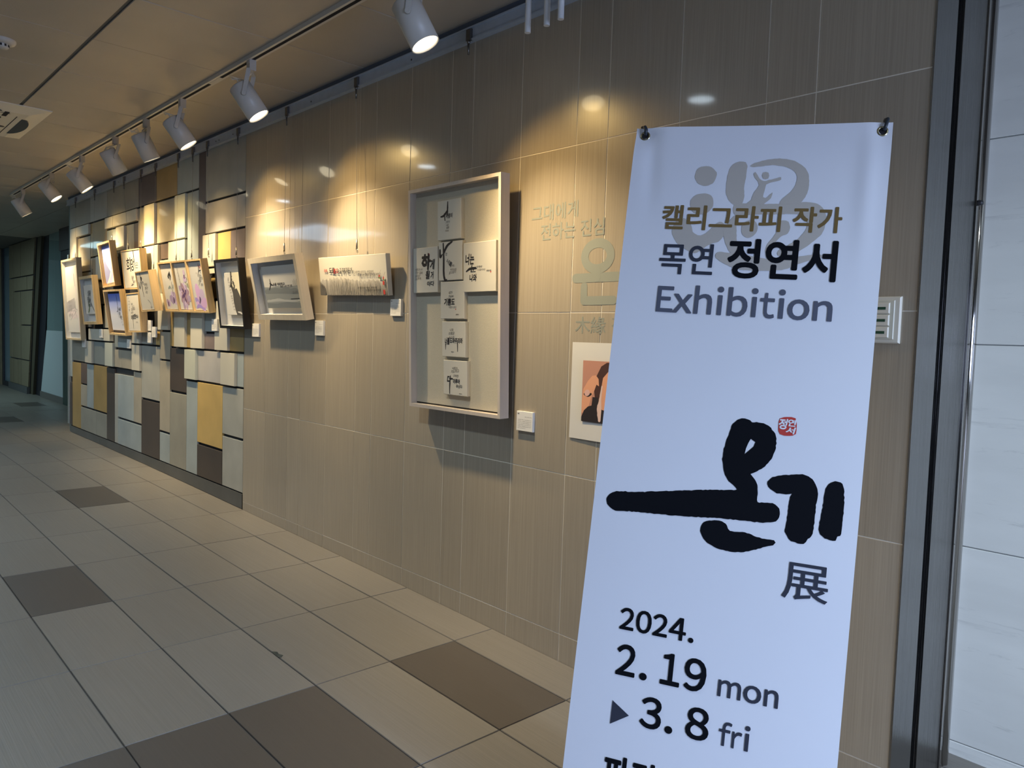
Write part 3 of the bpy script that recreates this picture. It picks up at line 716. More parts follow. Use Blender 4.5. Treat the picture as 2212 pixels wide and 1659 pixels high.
# 2
r = frame_root(-8.142, 1.241, 5.6, .020, -.5, 'framed_artwork', 'small pine box frame with white mount and green brush drawing, second from the left', 'artworks hung by wires'); w, h = .456, .448
box_frame(r, w, h, .048, .026, m_pine, m_matwhite, .038, m_matwhite)
b = board(r, .075, w-.045, .095, h-.085, -.032, -.010, m_paper, 'print'); a = Art(.075, .095, .032)
m_green = mat('olive_green_ink', (.16, .20, .08), .8)
a.scrib(['사랑은', '꽃처럼', '피어나', '너에게', '가는길'], .10, .185, .034, .030, m_ink, .5, .02)
a.brush([(.09, .02, .012), (.12, .06, .014), (.13, .12, .006)], m_green, rough=.6); a.brush([(.12, .03, .006), (.15, .09, .004)], m_green, rough=.6)
for k in range(8): a.brush([(.19+k*.012, .11-k*.010, .004), (.20+k*.012, .09-k*.010, .003)], m_inkgrey, rough=.5)
a.done(b)
# 3 mountain
r = frame_root(-7.501, 1.573, 7.0, .020, -1.4, 'framed_artwork', 'pine frame with blue sky and pale mountain painting, upper of the two blue ones', 'artworks hung by wires'); w, h = .366, .385
box_frame(r, w, h, .050, .016, m_pine, m_matwhite, .036)
m_sky = bpy.data.materials.new('blue_sky_wash'); m_sky.use_nodes = True; MATS['blue_sky_wash'] = m_sky
nt = m_sky.node_tree; tc = nt.nodes.new('ShaderNodeTexCoord'); sp = nt.nodes.new('ShaderNodeSeparateXYZ'); cr = nt.nodes.new('ShaderNodeValToRGB')
nt.links.new(tc.outputs['Generated'], sp.inputs[0]); nt.links.new(sp.outputs['Z'], cr.inputs[0]); nt.links.new(cr.outputs[0], nt.nodes['Principled BSDF'].inputs['Base Color'])
cr.color_ramp.elements[0].position = .40; cr.color_ramp.elements[0].color = (.78, .77, .80, 1); cr.color_ramp.elements[1].position = 1.; cr.color_ramp.elements[1].color = (.09, .15, .66, 1)
e_ = cr.color_ramp.elements.new(.72); e_.color = (.40, .46, .82, 1)
b = board(r, .026, w-.022, .034, h-.030, -.024, -.012, m_sky, 'print'); a = Art(.026, .034, .024)
m_mtn = mat('blue_grey_wash', (.27, .28, .48), .8); m_mtn2 = mat('pale_blue_wash', (.42, .45, .74), .8)
a.poly([(.0, .10), (.0, .17), (.045, .205), (.09, .16), (.14, .12), (.17, .10), (.12, .05), (.03, .0), (.0, .0)], m_mtn)
a.poly([(.09, .0), (.14, .03), (.19, .10), (.22, .14), (.27, .17), (.30, .16), (.316, .10), (.30, .07), (.23, .06), (.18, .02), (.16, .0)], m_mtn2)
a.brush([(.06, .0, .004), (.14, .04, .006), (.22, .09, .006), (.31, .14, .008)], m_matwhite, rough=.6)
a.scrib(['산', '그늘'], .20, .14, .02, .03, m_mtn); seal(a, .28, .03, .008); a.done(b)
# 4 blue
r = frame_root(-7.322, 1.160, 8.0, .020, .4, 'framed_artwork', 'pine frame with blue-to-white sky print and lettering, lower of the two blue ones', 'artworks hung by wires'); w, h = .467, .389
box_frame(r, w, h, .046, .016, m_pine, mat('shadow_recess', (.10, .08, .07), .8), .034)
b = board(r, .045, w-.022, .040, h-.035, -.024, -.011, m_sky, 'print'); a = Art(.045, .040, .024)
a.brush([(.235, .30, .003), (.235, .24, .004), (.236, .19, .003)], m_ink); a.brush([(.236, .19, .003), (.215, .165, .003), (.19, .16, .002)], m_ink); a.brush([(.225, .20, .003), (.225, .15, .003), (.222, .11, .001)], m_ink)
a.scrib(['서로', '늘', '가장'], .24, .165, .028, .032, m_ink, .5, .02)
a.scrib(['그대와 함께', '걷던 그길', '하늘은', '참 맑다'], .285, .11, .014, .022, m_inkpale, 1)
a.scrib(['사랑'], .33, .012, .012, .02, m_inkpale); a.done(b)
# 5 hope
r = frame_root(-6.879, 1.541, 5.8, .020, .9, 'framed_artwork', 'brightly lit cream canvas in pine frame with large brush lettering, top of the cluster', 'artworks hung by wires'); w, h = .470, .318
box_frame(r, w, h, .052, .010, m_pine, m_canvas, .012)
b = board(r, .012, w-.012, .012, h-.012, -.048, -.036, m_canvas); a = Art(.012, .012, .048)
a.text('희', .095, .125, .115, .115, m_ink, .012, .1, .05); a.text('망', .205, .135, .085, .10, m_ink, .02, .1); a.text('은', .31, .155, .075, .045, m_ink, .0, .1)
a.brush([(.292, .292, .009), (.295, .24, .007), (.298, .19, .005), (.30, .13, .002)], m_ink)
a.scrib(['절대로', '너를', '버리지', '않는다'], .20, .075, .022, .020, m_inkgrey, 1); a.brush([(.17, .018, .003), (.22, .026, .002)], m_ink); a.done(b)
# 6 lower cream
r = frame_root(-6.753, 1.187, 3.9, .020, -.6, 'framed_artwork', 'cream canvas in pine frame with grey lettering, lowest of the cluster', 'artworks hung by wires'); w, h = .320, .316
box_frame(r, w, h, .058, .009, m_pine, m_canvas, .012)
b = board(r, .012, w-.012, .012, h-.012, -.054, -.040, m_canvas); a = Art(.012, .012, .054)
a.scrib(['그대', '마음', '따라', '흘러', '가네'], .03, .255, .018, .024, m_inkpale, .5)
a.scrib(['비가', '그치고', '꽃이피고', '우리가'], .10, .205, .022, .024, m_inkgrey, .6)
a.text('이또한', .085, .085, None, .042, m_ink, .04, .1, .1); a.text('지나', .20, .10, None, .030, m_ink, .03, .1); a.brush([(.125, .085, .004), (.122, .05, .003), (.12, .02, .001)], m_ink)
a.scrib(['가리라'], .19, .06, .014, .02, m_inkgrey); a.done(b)
# 7 right
r = frame_root(-6.228, 1.354, 9.4, .080, -.8, 'framed_artwork', 'steeply leaning cream canvas in pine frame beside the flower triptych', 'artworks hung by wires'); w, h = .305, .303
box_frame(r, w, h, .058, .009, m_pine, m_canvas, .012)
b = board(r, .012, w-.012, .012, h-.012, -.054, -.040, m_canvas); a = Art(.012, .012, .054)
a.brush([(.082, .288, .004), (.084, .25, .006), (.086, .21, .007), (.088, .16, .005), (.092, .10, .003)], m_ink)
a.brush([(.03, .21, .005), (.035, .165, .007), (.065, .20, .003), (.105, .23, .006)], m_ink); a.brush([(.086, .235, .009), (.10, .24, .011), (.112, .238, .006)], m_ink)
a.text('는', .11, .19, None, .028, m_ink, .02, .2, .2); a.scrib(['별처럼', '빛나는', '사람'], .15, .18, .022, .03, m_ink, .4); a.brush([(.17, .075, .002), (.20, .06, .002), (.215, .045, .0015), (.213, .0, .001)], m_inkgrey); a.scrib(['정연서'], .20, .012, .012, .02, m_inkgrey)
a.done(b)
# 8 triptych
r = frame_root(-5.918, 1.358, 10.5, .020, 1.0, 'flower_triptych', 'pine-framed triptych of purple flower paintings hung on the mosaic wall', 'artworks hung by wires'); w, h = .822, .360
t = MB(); fw = .012; d_ = .046
for x0, x1 in ((0, fw), (w/3-.010, w/3+.010), (2*w/3-.010, 2*w/3+.010), (w-fw, w)): t.box(x0, x1, -d_, 0, 0, h)
t.box(fw, w-fw, -d_+.0004, 0, 0, fw); t.box(fw, w-fw, -d_+.0004, 0, h-fw, h); t.build('frame', m_pine, r)
t = MB(); t.box(fw, w-fw, -.008, -.001, fw, h-fw); t.build('backing', m_dark, r)
m_pur = mat('purple_wash', (.40, .30, .46), .8); m_pur2 = mat('pale_purple_wash', (.58, .46, .66), .8); m_purd = mat('deep_purple_ink', (.10, .045, .14), .8); m_mauve = mat('mauve_wash', (.36, .23, .30), .8); m_pinkw = mat('pink_lilac_wash', (.66, .42, .70), .8); m_vio = mat('violet_wash', (.38, .28, .66), .8)
def petal(a, cx, cz, r1, r2, ang, m):
    pts = []
    for i in range(14):
        u = 2*math.pi*i/14; x = r1*(.5+.5*math.cos(u)); y = r2*math.sin(u)*(1+.15*math.sin(3*u)); c_, s_ = math.cos(ang), math.sin(ang); pts.append((cx+x*c_-y*s_, cz+x*s_+y*c_))
    a.poly(pts, m)
def clampb(x): return x
P_ = []
for k in range(3):
    x0 = (fw if k == 0 else k*w/3+.010)+.003; x1 = ((k+1)*w/3-.010 if k < 2 else w-fw)-.003
    P_.append((board(r, x0, x1, fw+.004, h-fw-.004, -.034, -.010, m_paper, 'print'), Art(x0, fw+.004, .034), x1-x0, h-2*fw-.008))
b, a, pw, ph = P_[0]
for ang, m in ((.4, m_pur2), (1.1, m_pur), (1.8, m_pur2), (2.6, m_pur)): petal(a, .165, .05, .085, .030, ang, m)
for ang, m in ((.9, m_pur2), (2.0, m_pur)): petal(a, .05, .022, .06, .022, ang, m)
a.brush([(.165, .055, .010), (.17, .075, .012), (.165, .09, .004)], m_purd); a.brush([(.045, .03, .008), (.048, .05, .008)], m_purd)
a.brush([(.170, .10, .003), (.172, .15, .003), (.178, .20, .002)], m_ink); a.brush([(.16, .215, .005), (.175, .235, .004), (.18, .25, .003)], m_ink); a.brush([(.14, .245, .006), (.15, .26, .004)], m_ink)
a.text('바램', .13, .215, None, .035, m_ink, .04, .2, .5); a.brush([(.10, .155, .006), (.13, .165, .008), (.15, .15, .005)], mat('grey_green_wash', (.25, .30, .28), .8), rough=.5); a.brush([(.19, .155, .006), (.20, .175, .005)], MATS['grey_green_wash'], rough=.5); a.done(b)
b, a, pw, ph = P_[1]
for i in range(11): petal(a, .12, .105, random.uniform(.085, .115), .026, .25+i*2*math.pi/11, (m_mauve, m_pur, m_pur2)[i % 3])
for i in range(9): petal(a, .12, .105, .055, .012, i*2*math.pi/9, m_purd if i % 2 else m_mauve)
a.brush([(.11, .10, .014), (.125, .11, .012)], m_purd)
for ang in (-2.2, -1.6, -1.0, 1.5): petal(a, .17, .235, .045, .018, ang, m_pur2)
a.brush([(.168, .225, .009), (.17, .238, .008)], m_purd); a.brush([(.175, .20, .002), (.19, .16, .002)], m_green); a.brush([(.205, .18, .007), (.21, .155, .004)], m_green); a.brush([(.20, .225, .005), (.21, .21, .003)], m_green); a.brush([(.13, .04, .0015), (.125, .0, .0015)], m_inkgrey)
for k in range(7): a.text('꽃잎', .045+.004*k, .305-.022*k, None, .014, m_inkpale, .0, .3, -1.2)
a.done(b)
b, a, pw, ph = P_[2]
for cx, cz, r1, r2, ang, m in ((.11, .035, .15, .045, 1.75, m_pinkw), (.11, .03, .13, .045, 1.0, m_pur2), (.12, .03, .11, .035, .35, m_pinkw), (.10, .03, .09, .022, 2.5, m_vio), (.10, .03, .07, .018, -.3+math.pi, m_pinkw)): petal(a, cx, cz, r1, r2, ang, m)
a.brush([(.10, .05, .006), (.115, .075, .012), (.11, .09, .004)], m_purd); a.brush([(.04, .02, .010), (.08, .03, .012), (.12, .02, .010), (.17, .0, .014)], m_vio, rough=.4); a.brush([(.13, .17, .001), (.16, .19, .0015), (.165, .22, .001)], m_inkgrey)
a.text('너의', .165, .285, None, .04, m_red, .0, .1, -.4); a.brush([(.18, .30, .004), (.17, .27, .005), (.155, .245, .002)], m_ink); a.brush([(.19, .29, .003), (.195, .25, .003)], m_ink); a.brush([(.175, .265, .003), (.205, .268, .003)], m_ink)
a.scrib(['꽃길만', '걸어요', '언제나', '응원'], .15, .225, .020, .020, m_inkgrey, .8); a.scrib(['당신의'], .11, .245, .013, .02, m_inkpale); a.done(b)
# 9 black
r = frame_root(-4.921, 1.244, 6.4, .020, .6, 'framed_artwork', 'black box frame with white mount and dark ink drawing at the mosaic wall edge', 'artworks hung by wires'); w, h = .376, .434
box_frame(r, w, h, .042, .017, m_blackwood, m_matwhite, .037, m_matwhite)
b = board(r, .105, w-.022, .085, h-.085, -.026, -.006, m_paper, 'print'); a = Art(.105, .085, .026); pw, ph = w-.127, h-.17
t_ = mat('cream_mount', (.66, .62, .48), .8)
m_char = mat('charcoal_ink', (.055, .052, .05), .9)
a.poly([(.120, ph), (pw, ph), (pw, .0), (.150, .0), (.112, .10), (.108, .20)], t_)
a.poly([(.145, .0), (pw-.003, .0), (pw-.003, .060), (pw-.035, .115), (pw-.075, .165), (.125, .160), (.108, .140), (.112, .08), (.128, .03)], m_char)
a.brush([(.104, ph-.002, .010), (.102, ph-.05, .013), (.092, ph-.085, .015), (.098, .180, .011), (.118, .15, .016)], m_char, rough=.4)
a.brush([(.125, .205, .009), (.140, .18, .009), (.128, .16, .008)], m_char, rough=.5); a.brush([(pw-.02, .005, .003), (pw-.05, .015, .006), (pw-.09, .02, .002)], m_matwhite, rough=.5)
for k in range(11): a.text('그리움', .045+.005*k, .20-.017*k, None, .010, m_inkgrey, .0, .2, random.uniform(-.2, .3))
a.text('길', .05, .215, None, .02, m_inkgrey, 0, .2); a.done(b)
# 10 pale deep frame
r = frame_root(-4.340, 1.305, 12.1, .020, .2, 'framed_artwork', 'wide bleached wood box frame with grey seascape print, on the tiled wall', 'artworks hung by wires'); w, h = .579, .358
box_frame(r, w, h, .048, .030, m_ash, m_matwhite, .040, m_matwhite)
b = board(r, .115, w-.045, .065, h-.055, -.030, -.006, m_paper, 'print'); a = Art(.115, .065, .030); pw, ph = w-.16, h-.12
m_sea = mat('grey_sea_wash', (.27, .29, .29), .8); m_sea2 = mat('mid_grey_wash', (.19, .21, .22), .8)
a.poly([(0, .0), (pw, .0), (pw, .125), (pw*.7, .118), (pw*.4, .125), (pw*.2, .118), (0, .122)], m_sea)
a.poly([(0, 0), (pw, 0), (pw, .028), (pw*.6, .034), (pw*.3, .026), (0, .03)], m_sea2); a.brush([(.01, .04, .006), (pw*.4, .045, .008), (pw*.8, .038, .005), (pw-.005, .045, .003)], mat('light_grey_wash', (.45, .46, .45), .8), rough=.4); a.brush([(.01, .095, .012), (pw*.5, .098, .016), (pw-.02, .09, .014)], m_sea2, rough=.3)
a.brush([(.085, .165, .003), (.085, .135, .006), (.06, .105, .003)], m_ink); a.brush([(.08, .14, .005), (.11, .13, .004)], m_ink)
a.text('숲을 위로하고', .115, .128, .14, .016, m_ink, .02, .2); a.text('싶은 나무 한그루', .20, .116, .14, .014, m_ink, .01, .2); a.text('소나무', .33, .078, .06, .016, m_inkgrey, .0, .2)
a.brush([(.30, .05, .002), (.40, .052, .002)], m_ink); a.brush([(.40, .05, .003), (.405, .035, .002)], m_ink)
for k in range(5): a.brush([(.36+.012*k, .125, .0012), (.357+.014*k, .15+.008*(k % 2), .0008)], m_inkgrey)
a.done(b)
# 11 wide canvas
r = frame_root(-3.647, 1.429, 7.2, .018, 1.2, 'canvas_artwork', 'wide unframed cream canvas with grey painted reeds and small red lettering', 'artworks hung by wires'); w, h = .626, .195
b = board(r, 0, w, 0, h, -.024, 0, m_canvas); a = Art(0, 0, .024)
m_reed = mat('grey_reed_wash', (.20, .185, .165), .85); m_reedl = mat('light_reed_wash', (.45, .42, .38), .85)
base = [(.002, .002), (w-.002, .002)]; top = []
for i in range(64):
    x = w-.002-(w-.004)*i/63; top.append((x, .080+.012*math.sin(i*1.7)*random.random()+(.012*math.exp(-((x-.20)/.09)**2))-.010*(x/w)))
a.poly([(.002, .002), (w-.002, .002)]+top, m_reedl)
for i in range(90):
    x = .006+(w-.012)*i/89+random.uniform(-.002, .002); z1 = .078+random.uniform(-.014, .008)+.010*math.exp(-((x-.20)/.09)**2)-.010*(x/w); a.brush([(x, .004, random.uniform(.0015, .004)), (x+random.uniform(-.002, .002), z1*.5, random.uniform(.001, .0025)), (x, z1, .0006)], m_reed, rough=.3)
[a.brush([(.004+.0045*q_, .004, .003), (.004+.0045*q_, .07-.002*q_, .0012)], mat('dark_reed_wash', (.10, .092, .085), .85), rough=.3) for q_ in range(12)]
a.text('귀촉', .055, .118, None, .018, m_red, .02); a.text('도를', .105, .113, None, .028, m_ink, .02, .2); a.text('흔드', .15, .112, None, .025, m_red, .02, .1); a.text('는 길 작게 작은 거', .19, .110, .14, .028, m_ink, .02, .2)
a.text('나그네처럼 사라지는 바람이여', .33, .107, .19, .014, m_inkgrey, .01, .2); a.text('흔들리는 갈대와 함께 노래한다', .38, .094, .20, .013, m_inkgrey, .01, .2)
a.text('흔들리며 피는 꽃처럼', .37, .034, .17, .009, m_ink, .01, .2); a.text('아름답게 살아가리', .44, .022, .13, .009, m_ink, .01, .2)
for x, z in ((.565, .090), (.60, .080)): a.brush([(x, z, .005), (x+.002, z+.006, .004)], m_red); a.brush([(x-.004, z-.006, .004), (x+.010, z-.008, .003)], m_green); a.brush([(x, z+.008, .0008), (x+.018, z+.030, .0006)], m_inkgrey)
seal(a, .592, .050, .014); seal(a, .592, .006, .016); a.done(b)
# 12 the cross of canvases
r = frame_root(-2.790, .918, 2.0, .026, 0, 'framed_artwork', 'large pale-framed board with seven small canvases arranged as a cross', 'artworks hung by wires'); w, h = .603, .944
r.rotation_euler = (math.radians(2.0), 0, 0)
box_frame(r, w, h, .046, .014, mat('pale_pinkish_frame', (.56, .49, .43), .45, vary=.04, scale=20, stretch=(3, 3, .2)), m_linen, .032)
t = MB(); t.box(.014, w-.014, -.0145, -.0135, .014, .020); t.build('shadow_gap', m_blackwood, r)
CV = [(-2.597, -2.441, 1.633, 1.795), (-2.589, -2.433, 1.466, 1.625), (-2.772, -2.597, 1.418, 1.611), (-2.426, -2.227, 1.414, 1.611), (-2.577, -2.421, 1.306, 1.460), (-2.567, -2.414, 1.148, 1.295), (-2.558, -2.403, .988, 1.133)]
for k, (x0, x1, z0, z1) in enumerate(CV):
    dz = 0; x0 += 2.790; x1 += 2.790; z0 -= .918; z1 -= .918
    b = board(r, x0, x1, z0, z1, -.034, -.0142, m_canvas); a = Art(x0, z0, .034); cw, ch = x1-x0, z1-z0
    if k == 0:
        a.brush([(cw*.45, ch*.95, .003), (cw*.44, ch*.80, .0045), (cw*.43, ch*.63, .004)], m_ink); a.brush([(cw*.42, ch*.72, .005), (cw*.28, ch*.62, .005), (cw*.15, ch*.60, .003)], m_ink); a.brush([(cw*.30, ch*.66, .003), (cw*.33, ch*.5, .003)], m_ink); a.text('사랑이', cw*.36, ch*.54, .045, .020, m_ink, .03, .1)
        a.scrib(['그런지', '너랑', '봄을', '기다려'], cw*.36, ch*.42, .009, .012, m_inkgrey, .9)
    elif k == 1:
        a.brush([(cw*.20, ch*.96, .004), (cw*.22, ch*.6, .0055), (cw*.22, ch*.2, .006), (cw*.27, ch*.02, .006), (cw*.35, ch*.015, .003)], m_ink); a.brush([(cw*.22, ch*.72, .006), (cw*.38, ch*.90, .006), (cw*.58, ch*.985, .0035)], m_ink); a.brush([(cw*.06, ch*.80, .0045), (cw*.07, ch*.62, .006), (cw*.16, ch*.68, .003)], m_ink)
        a.text('는', cw*.30, ch*.64, None, .014, m_ink, .0, .1, .2); a.text('너를', cw*.33, ch*.47, None, .020, m_ink, .02, .1, -.6); a.scrib(['별처럼', '바라보며', '살고싶다'], cw*.48, ch*.33, .011, .014, m_inkgrey, .5)
    elif k == 2:
        a.text('하', cw*.36, ch*.50, .065, .070, m_ink, .055, .1); a.brush([(cw*.62, ch*.86, .003), (cw*.64, ch*.62, .005), (cw*.60, ch*.42, .002)], m_ink); a.brush([(cw*.38, ch*.66, .005), (cw*.55, ch*.60, .003)], m_ink)
        a.text('게', cw*.70, ch*.50, .034, .045, m_ink, .03); a.text('될', cw*.52, ch*.30, .030, .035, m_ink, .03); a.text('거', cw*.72, ch*.30, .022, .032, m_ink, .03); a.text('이다', cw*.58, ch*.14, .05, .022, m_ink, .03); a.scrib(['너를 만나러', '가는 길에', '설레임은', '고요하게'], cw*.08, ch*.50, .011, .014, m_inkgrey, .3); seal(a, cw*.66, ch*.83, .004)
    elif k == 3:
        a.text('너는', cw*.07, ch*.55, .055, .045, m_ink, .035, .1); a.text('눈', cw*.22, ch*.40, .042, .028, m_ink, .02); a.brush([(cw*.10, ch*.42, .003), (cw*.22, ch*.47, .005), (cw*.40, ch*.47, .003)], m_ink); a.text('나와', cw*.20, ch*.21, .045, .030, m_ink, .035, .1); a.text('참좋은', cw*.42, ch*.48, .035, .009, m_inkgrey, 0, .2); a.text('사람이다', cw*.44, ch*.42, .05, .008, m_inkgrey, 0, .2); a.text('정연서', cw*.72, ch*.40, .028, .006, m_inkgrey); seal(a, cw*.84, ch*.37, .005)
    elif k == 4:
        a.text('기쁨도', cw*.16, ch*.36, .070, .030, m_ink, .04, .1, .0); a.scrib(['네가', '웃을때', ], cw*.36, ch*.66, .012, .014, m_ink, .4); a.text('아픔도 같이', cw*.36, ch*.28, .05, .010, m_inkgrey, .0, .2); seal(a, cw*.64, ch*.24, .004); a.text('정연서', cw*.66, ch*.10, .02, .005, m_inkgrey)
    elif k == 5:
        a.text('너를', cw*.13, ch*.34, .032, .030, m_ink, .035, .1); a.text('도와주리라', cw*.34, ch*.38, .085, .024, m_ink, .035, .1); a.brush([(cw*.16, ch*.36, .003), (cw*.155, ch*.2, .001)], m_ink); a.brush([(cw*.68, ch*.40, .003), (cw*.685, ch*.16, .0015)], m_ink); a.scrib(['나의', '의로운', '손으로'], cw*.33, ch*.72, .012, .016, m_ink, .5); a.text('정연서', cw*.4, ch*.13, .018, .004, m_inkgrey)
    else:
        a.text('다', cw*.16, ch*.32, .028, .035, m_ink, .04); a.brush([(cw*.30, ch*.50, .003), (cw*.28, ch*.3, .004), (cw*.275, ch*.04, .0025)], m_ink); a.brush([(cw*.28, ch*.47, .004), (cw*.40, ch*.47, .003)], m_ink); a.text('이루어', cw*.42, ch*.33, .045, .022, m_ink, .035, .1); a.text('주신다', cw*.55, ch*.22, .040, .014, m_ink, .02, .1); a.scrib(['너희가', '기도하고', '구하면'], cw*.38, ch*.74, .012, .016, m_ink, .6); a.text('정연서', cw*.68, ch*.05, .018, .004, m_inkgrey)
    a.done(b)

# ------------------------------------------------------------------ hooks, wires and clasps
HG = [(-2.487, -2.634, 1.868, 'short hook above the cross-shaped artwork', 0), (-3.351, -3.300, 1.632, 'hanger holding the wide reed canvas', 1), (-4.082, -4.071, 1.668, 'hanger holding the bleached wood seascape frame', 1), (-4.735, -4.718, 1.685, 'hanger holding the black box frame', 1),
      (-5.224, -5.165, 1.712, 'rightmost hanger holding the flower triptych', 1), (-5.482, -5.466, 1.712, 'middle hanger holding the flower triptych', 1), (-5.761, -5.763, 1.712, 'left hanger holding the flower triptych', 1), (-6.242, -6.244, 1.670, 'hanger holding the steeply leaning cream canvas', 1),
      (-6.583, -6.549, 1.862, 'right hanger holding the brightly lit cream canvas', 1), (-7.020, -6.865, 1.862, 'left hanger holding the brightly lit cream canvas', 1), (-7.302, -7.319, 1.960, 'hanger holding the blue mountain painting', 1), (-7.893, -7.93, 1.692, 'hanger holding the small green drawing', 1), (-8.560, -8.53, 1.882, 'leftmost hanger holding the tall faint drawing', 1)]
for x, xb, zb, lab, wire in HG:
    r = empty('picture_hanger', Matrix.Translation((x, -.03, 2.485))); tag(r, 'dark steel '+lab, 'picture hanger', 'hangers on the picture rail')
    t = MB(); t.box(-.013, .013, -.010, .004, -.044, .0); t.box(-.013, .013, -.004, .010, 0, .003); t.tube([(0, -.006, -.044), (0, -.006, -.058)], [.008, .0055], 8); t.tube([(0, -.006, -.056), (0, -.005, -.10)], .0042, 8); t.build('hook', m_steelhook, r)
    if wire:
        ye = -.045 if zb > 1.5 else -.03
        t = MB(); t.tube([(0, -.005, -.10), (xb-x, ye+.03, zb-2.485+.055)], .0011, 5); t.build('wire', m_wire, r)
        t = MB(); t.tube([(xb-x, ye+.03, zb-2.485+.062), (xb-x, ye+.03, zb-2.485+.012)], [.0035, .0055], 8); t.tube([(xb-x-.005, ye+.03, zb-2.485+.014), (xb-x-.006, ye+.034, zb-2.485-.004)], .0015, 5); t.tube([(xb-x+.005, ye+.03, zb-2.485+.014), (xb-x+.006, ye+.034, zb-2.485-.004)], .0015, 5); t.build('clasp', mat('nickel_clasp', (.38, .36, .32), .3, .9), r)

# ------------------------------------------------------------------ caption cards
CARDS = [(-3.765, -3.676, 1.214, 1.294, 0, 'beside the bleached wood seascape frame', 3), (-3.045, -2.959, 1.319, 1.398, 0, 'beside the wide reed canvas', 2), (-4.550, -4.456, 1.192, 1.272, 0, 'right of the black box frame', 2), (-2.155, -2.066, .874, .950, 0, 'at the lower right of the large cross artwork', 2),
         (-5.132, -5.042, 1.219, 1.297, .02, 'between the triptych and the black box frame', 2), (-6.325, -6.235, 1.152, 1.234, .02, 'right one below the steeply leaning canvas', 2), (-6.431, -6.342, 1.201, 1.284, .02, 'upper left below the steeply leaning canvas', 1), (-6.431, -6.342, 1.106, 1.190, .02, 'lower left below the steeply leaning canvas', 1),
         (-8.344, -8.241, 1.015, 1.095, .02, 'below the tall faint drawing on the far left', 1), (-7.756, -7.671, 1.119, 1.198, .02, 'below the small green drawing', 1), (-6.945, -6.868, 1.046, 1.122, .02, 'below the lowest cream canvas of the cluster', 1)]
m_card = mat('white_foam_card', (.78, .76, .72), .6)
for x0, x1, z0, z1, off, lab, k in CARDS:
    r = empty('caption_card', Matrix.Translation((x0, -.001-off, z0))); tag(r, 'small white caption card '+lab, 'caption card', 'caption cards on the wall')
    w, h = x1-x0, z1-z0; t = MB(); t.bbox(0, w, -.012, 0, 0, h, .0008); t.build('card', m_card, r)
    t = MB(); text(t, '희망', .006, h-.012, None, .005, .0124, .03); text(t, '정연서 캘리그라피', w*.52, h-.022, w*.42, .003, .0124)
    for i in range(6): text(t, ('그대에게 전하는 진심 따뜻한 온기', '사랑하는 마음을 글씨에 담아', '오늘도 당신을 응원합니다')[i % 3], .007, h-.034-.0065*i, w*(.84 if i < 5 else .5), .0030, .0124)
    t.build('lettering', m_inkgrey, r)

# ------------------------------------------------------------------ vinyl lettering on the tiles, portrait print, switch
m_vinyl = mat('grey_beige_vinyl', (.235, .25, .215), .7)
t = MB(); D_ = .0016
text(t, '그대에게', -2.117, 1.676, .238, .060, D_, .012); text(t, '전하는 진심', -2.066, 1.602, .312, .062, D_, .012)
text(t, '木緣 정연서', -1.874, 1.257, .36, .060, D_, .008)
o = [(-1.78+.077*math.cos(u), 1.530+.062*math.sin(u)) for u in [2*math.pi*i/40 for i in range(40)]]
i_ = [(-1.78+.042*math.cos(u), 1.530+.029*math.sin(u)) for u in [2*math.pi*i/40 for i in range(40)]]
flatpoly(t, o, D_, [i_]); brush(t, [(-1.880, 1.455, .0165), (-1.78, 1.455, .0165), (-1.665, 1.455, .0165)], D_+.0001); brush(t, [(-1.78, 1.480, .017), (-1.78, 1.455, .017)], D_+.0003)
brush(t, [(-1.838, 1.425, .0155), (-1.838, 1.377, .0155)], D_); brush(t, [(-1.838, 1.374, .0155), (-1.76, 1.374, .0155), (-1.70, 1.374, .0155)], D_+.0002)
text(t, '기', -1.64, 1.358, .17, .235, D_, .03)
tag(t.build('wall_lettering', m_vinyl), 'pale grey vinyl lettering on the tiles, partly hidden behind the banner', 'lettering')
r = empty('portrait_print', Matrix.Translation((-1.882, -.0016, .877))); tag(r, 'white paper print with a portrait of a person resting a hand by the face', 'print')
t = MB(); w, h = .46, .348
for i in range(9): t.v += [(w*i/8, -.003-.012*math.sin(math.pi*i/8)*.35, 0), (w*i/8, -.0015, h*.5), (w*i/8, -.001, h)]
for i in range(8):
    for k in range(2): t.f.append((3*i+k, 3*i+3+k, 3*i+4+k, 3*i+1+k)); t.sm.append(True)
pp = t.build('paper', m_paper, r)
a = Art(.060, .066, .0072); pw, ph = .28, .218
a.poly([(0, 0), (pw, 0), (pw, ph), (0, ph)], mat('dusty_pink_print', (.50, .24, .17), .6), 'photograph')
m_skin = mat('skin_print', (.72, .34, .20), .6); m_hair = mat('brown_hair_print', (.06, .022, .018), .6); m_jack = mat('black_jacket_print', (.018, .012, .014), .6)
a.poly([(.065, .0), (.062, .08), (.055, .12), (.065, .165), (.085, .20), (.11, .214), (.16, .214), (.19, .19), (.20, .12), (.19, .0)], m_hair, 'photograph')
a.poly([(.09, .05), (.088, .12), (.095, .16), (.12, .185), (.155, .18), (.172, .14), (.165, .09), (.14, .06), (.11, .045)], m_skin, 'photograph')
a.poly([(.0, .075), (.005, .115), (.025, .145), (.045, .165), (.062, .168), (.075, .155), (.078, .13), (.066, .135), (.058, .115), (.05, .10), (.042, .085), (.035, .06), (.02, .03), (.0, .03)], m_skin, 'photograph')
a.poly([(0, 0), (pw-.02, 0), (pw-.04, .05), (.17, .075), (.11, .045), (.075, .05), (.055, .062), (.03, .055), (.012, .04), (0, .015)], m_jack, 'photograph')
a.poly([(.04, .0), (.05, .09), (.075, .09), (.09, .0)], m_jack, 'photograph')
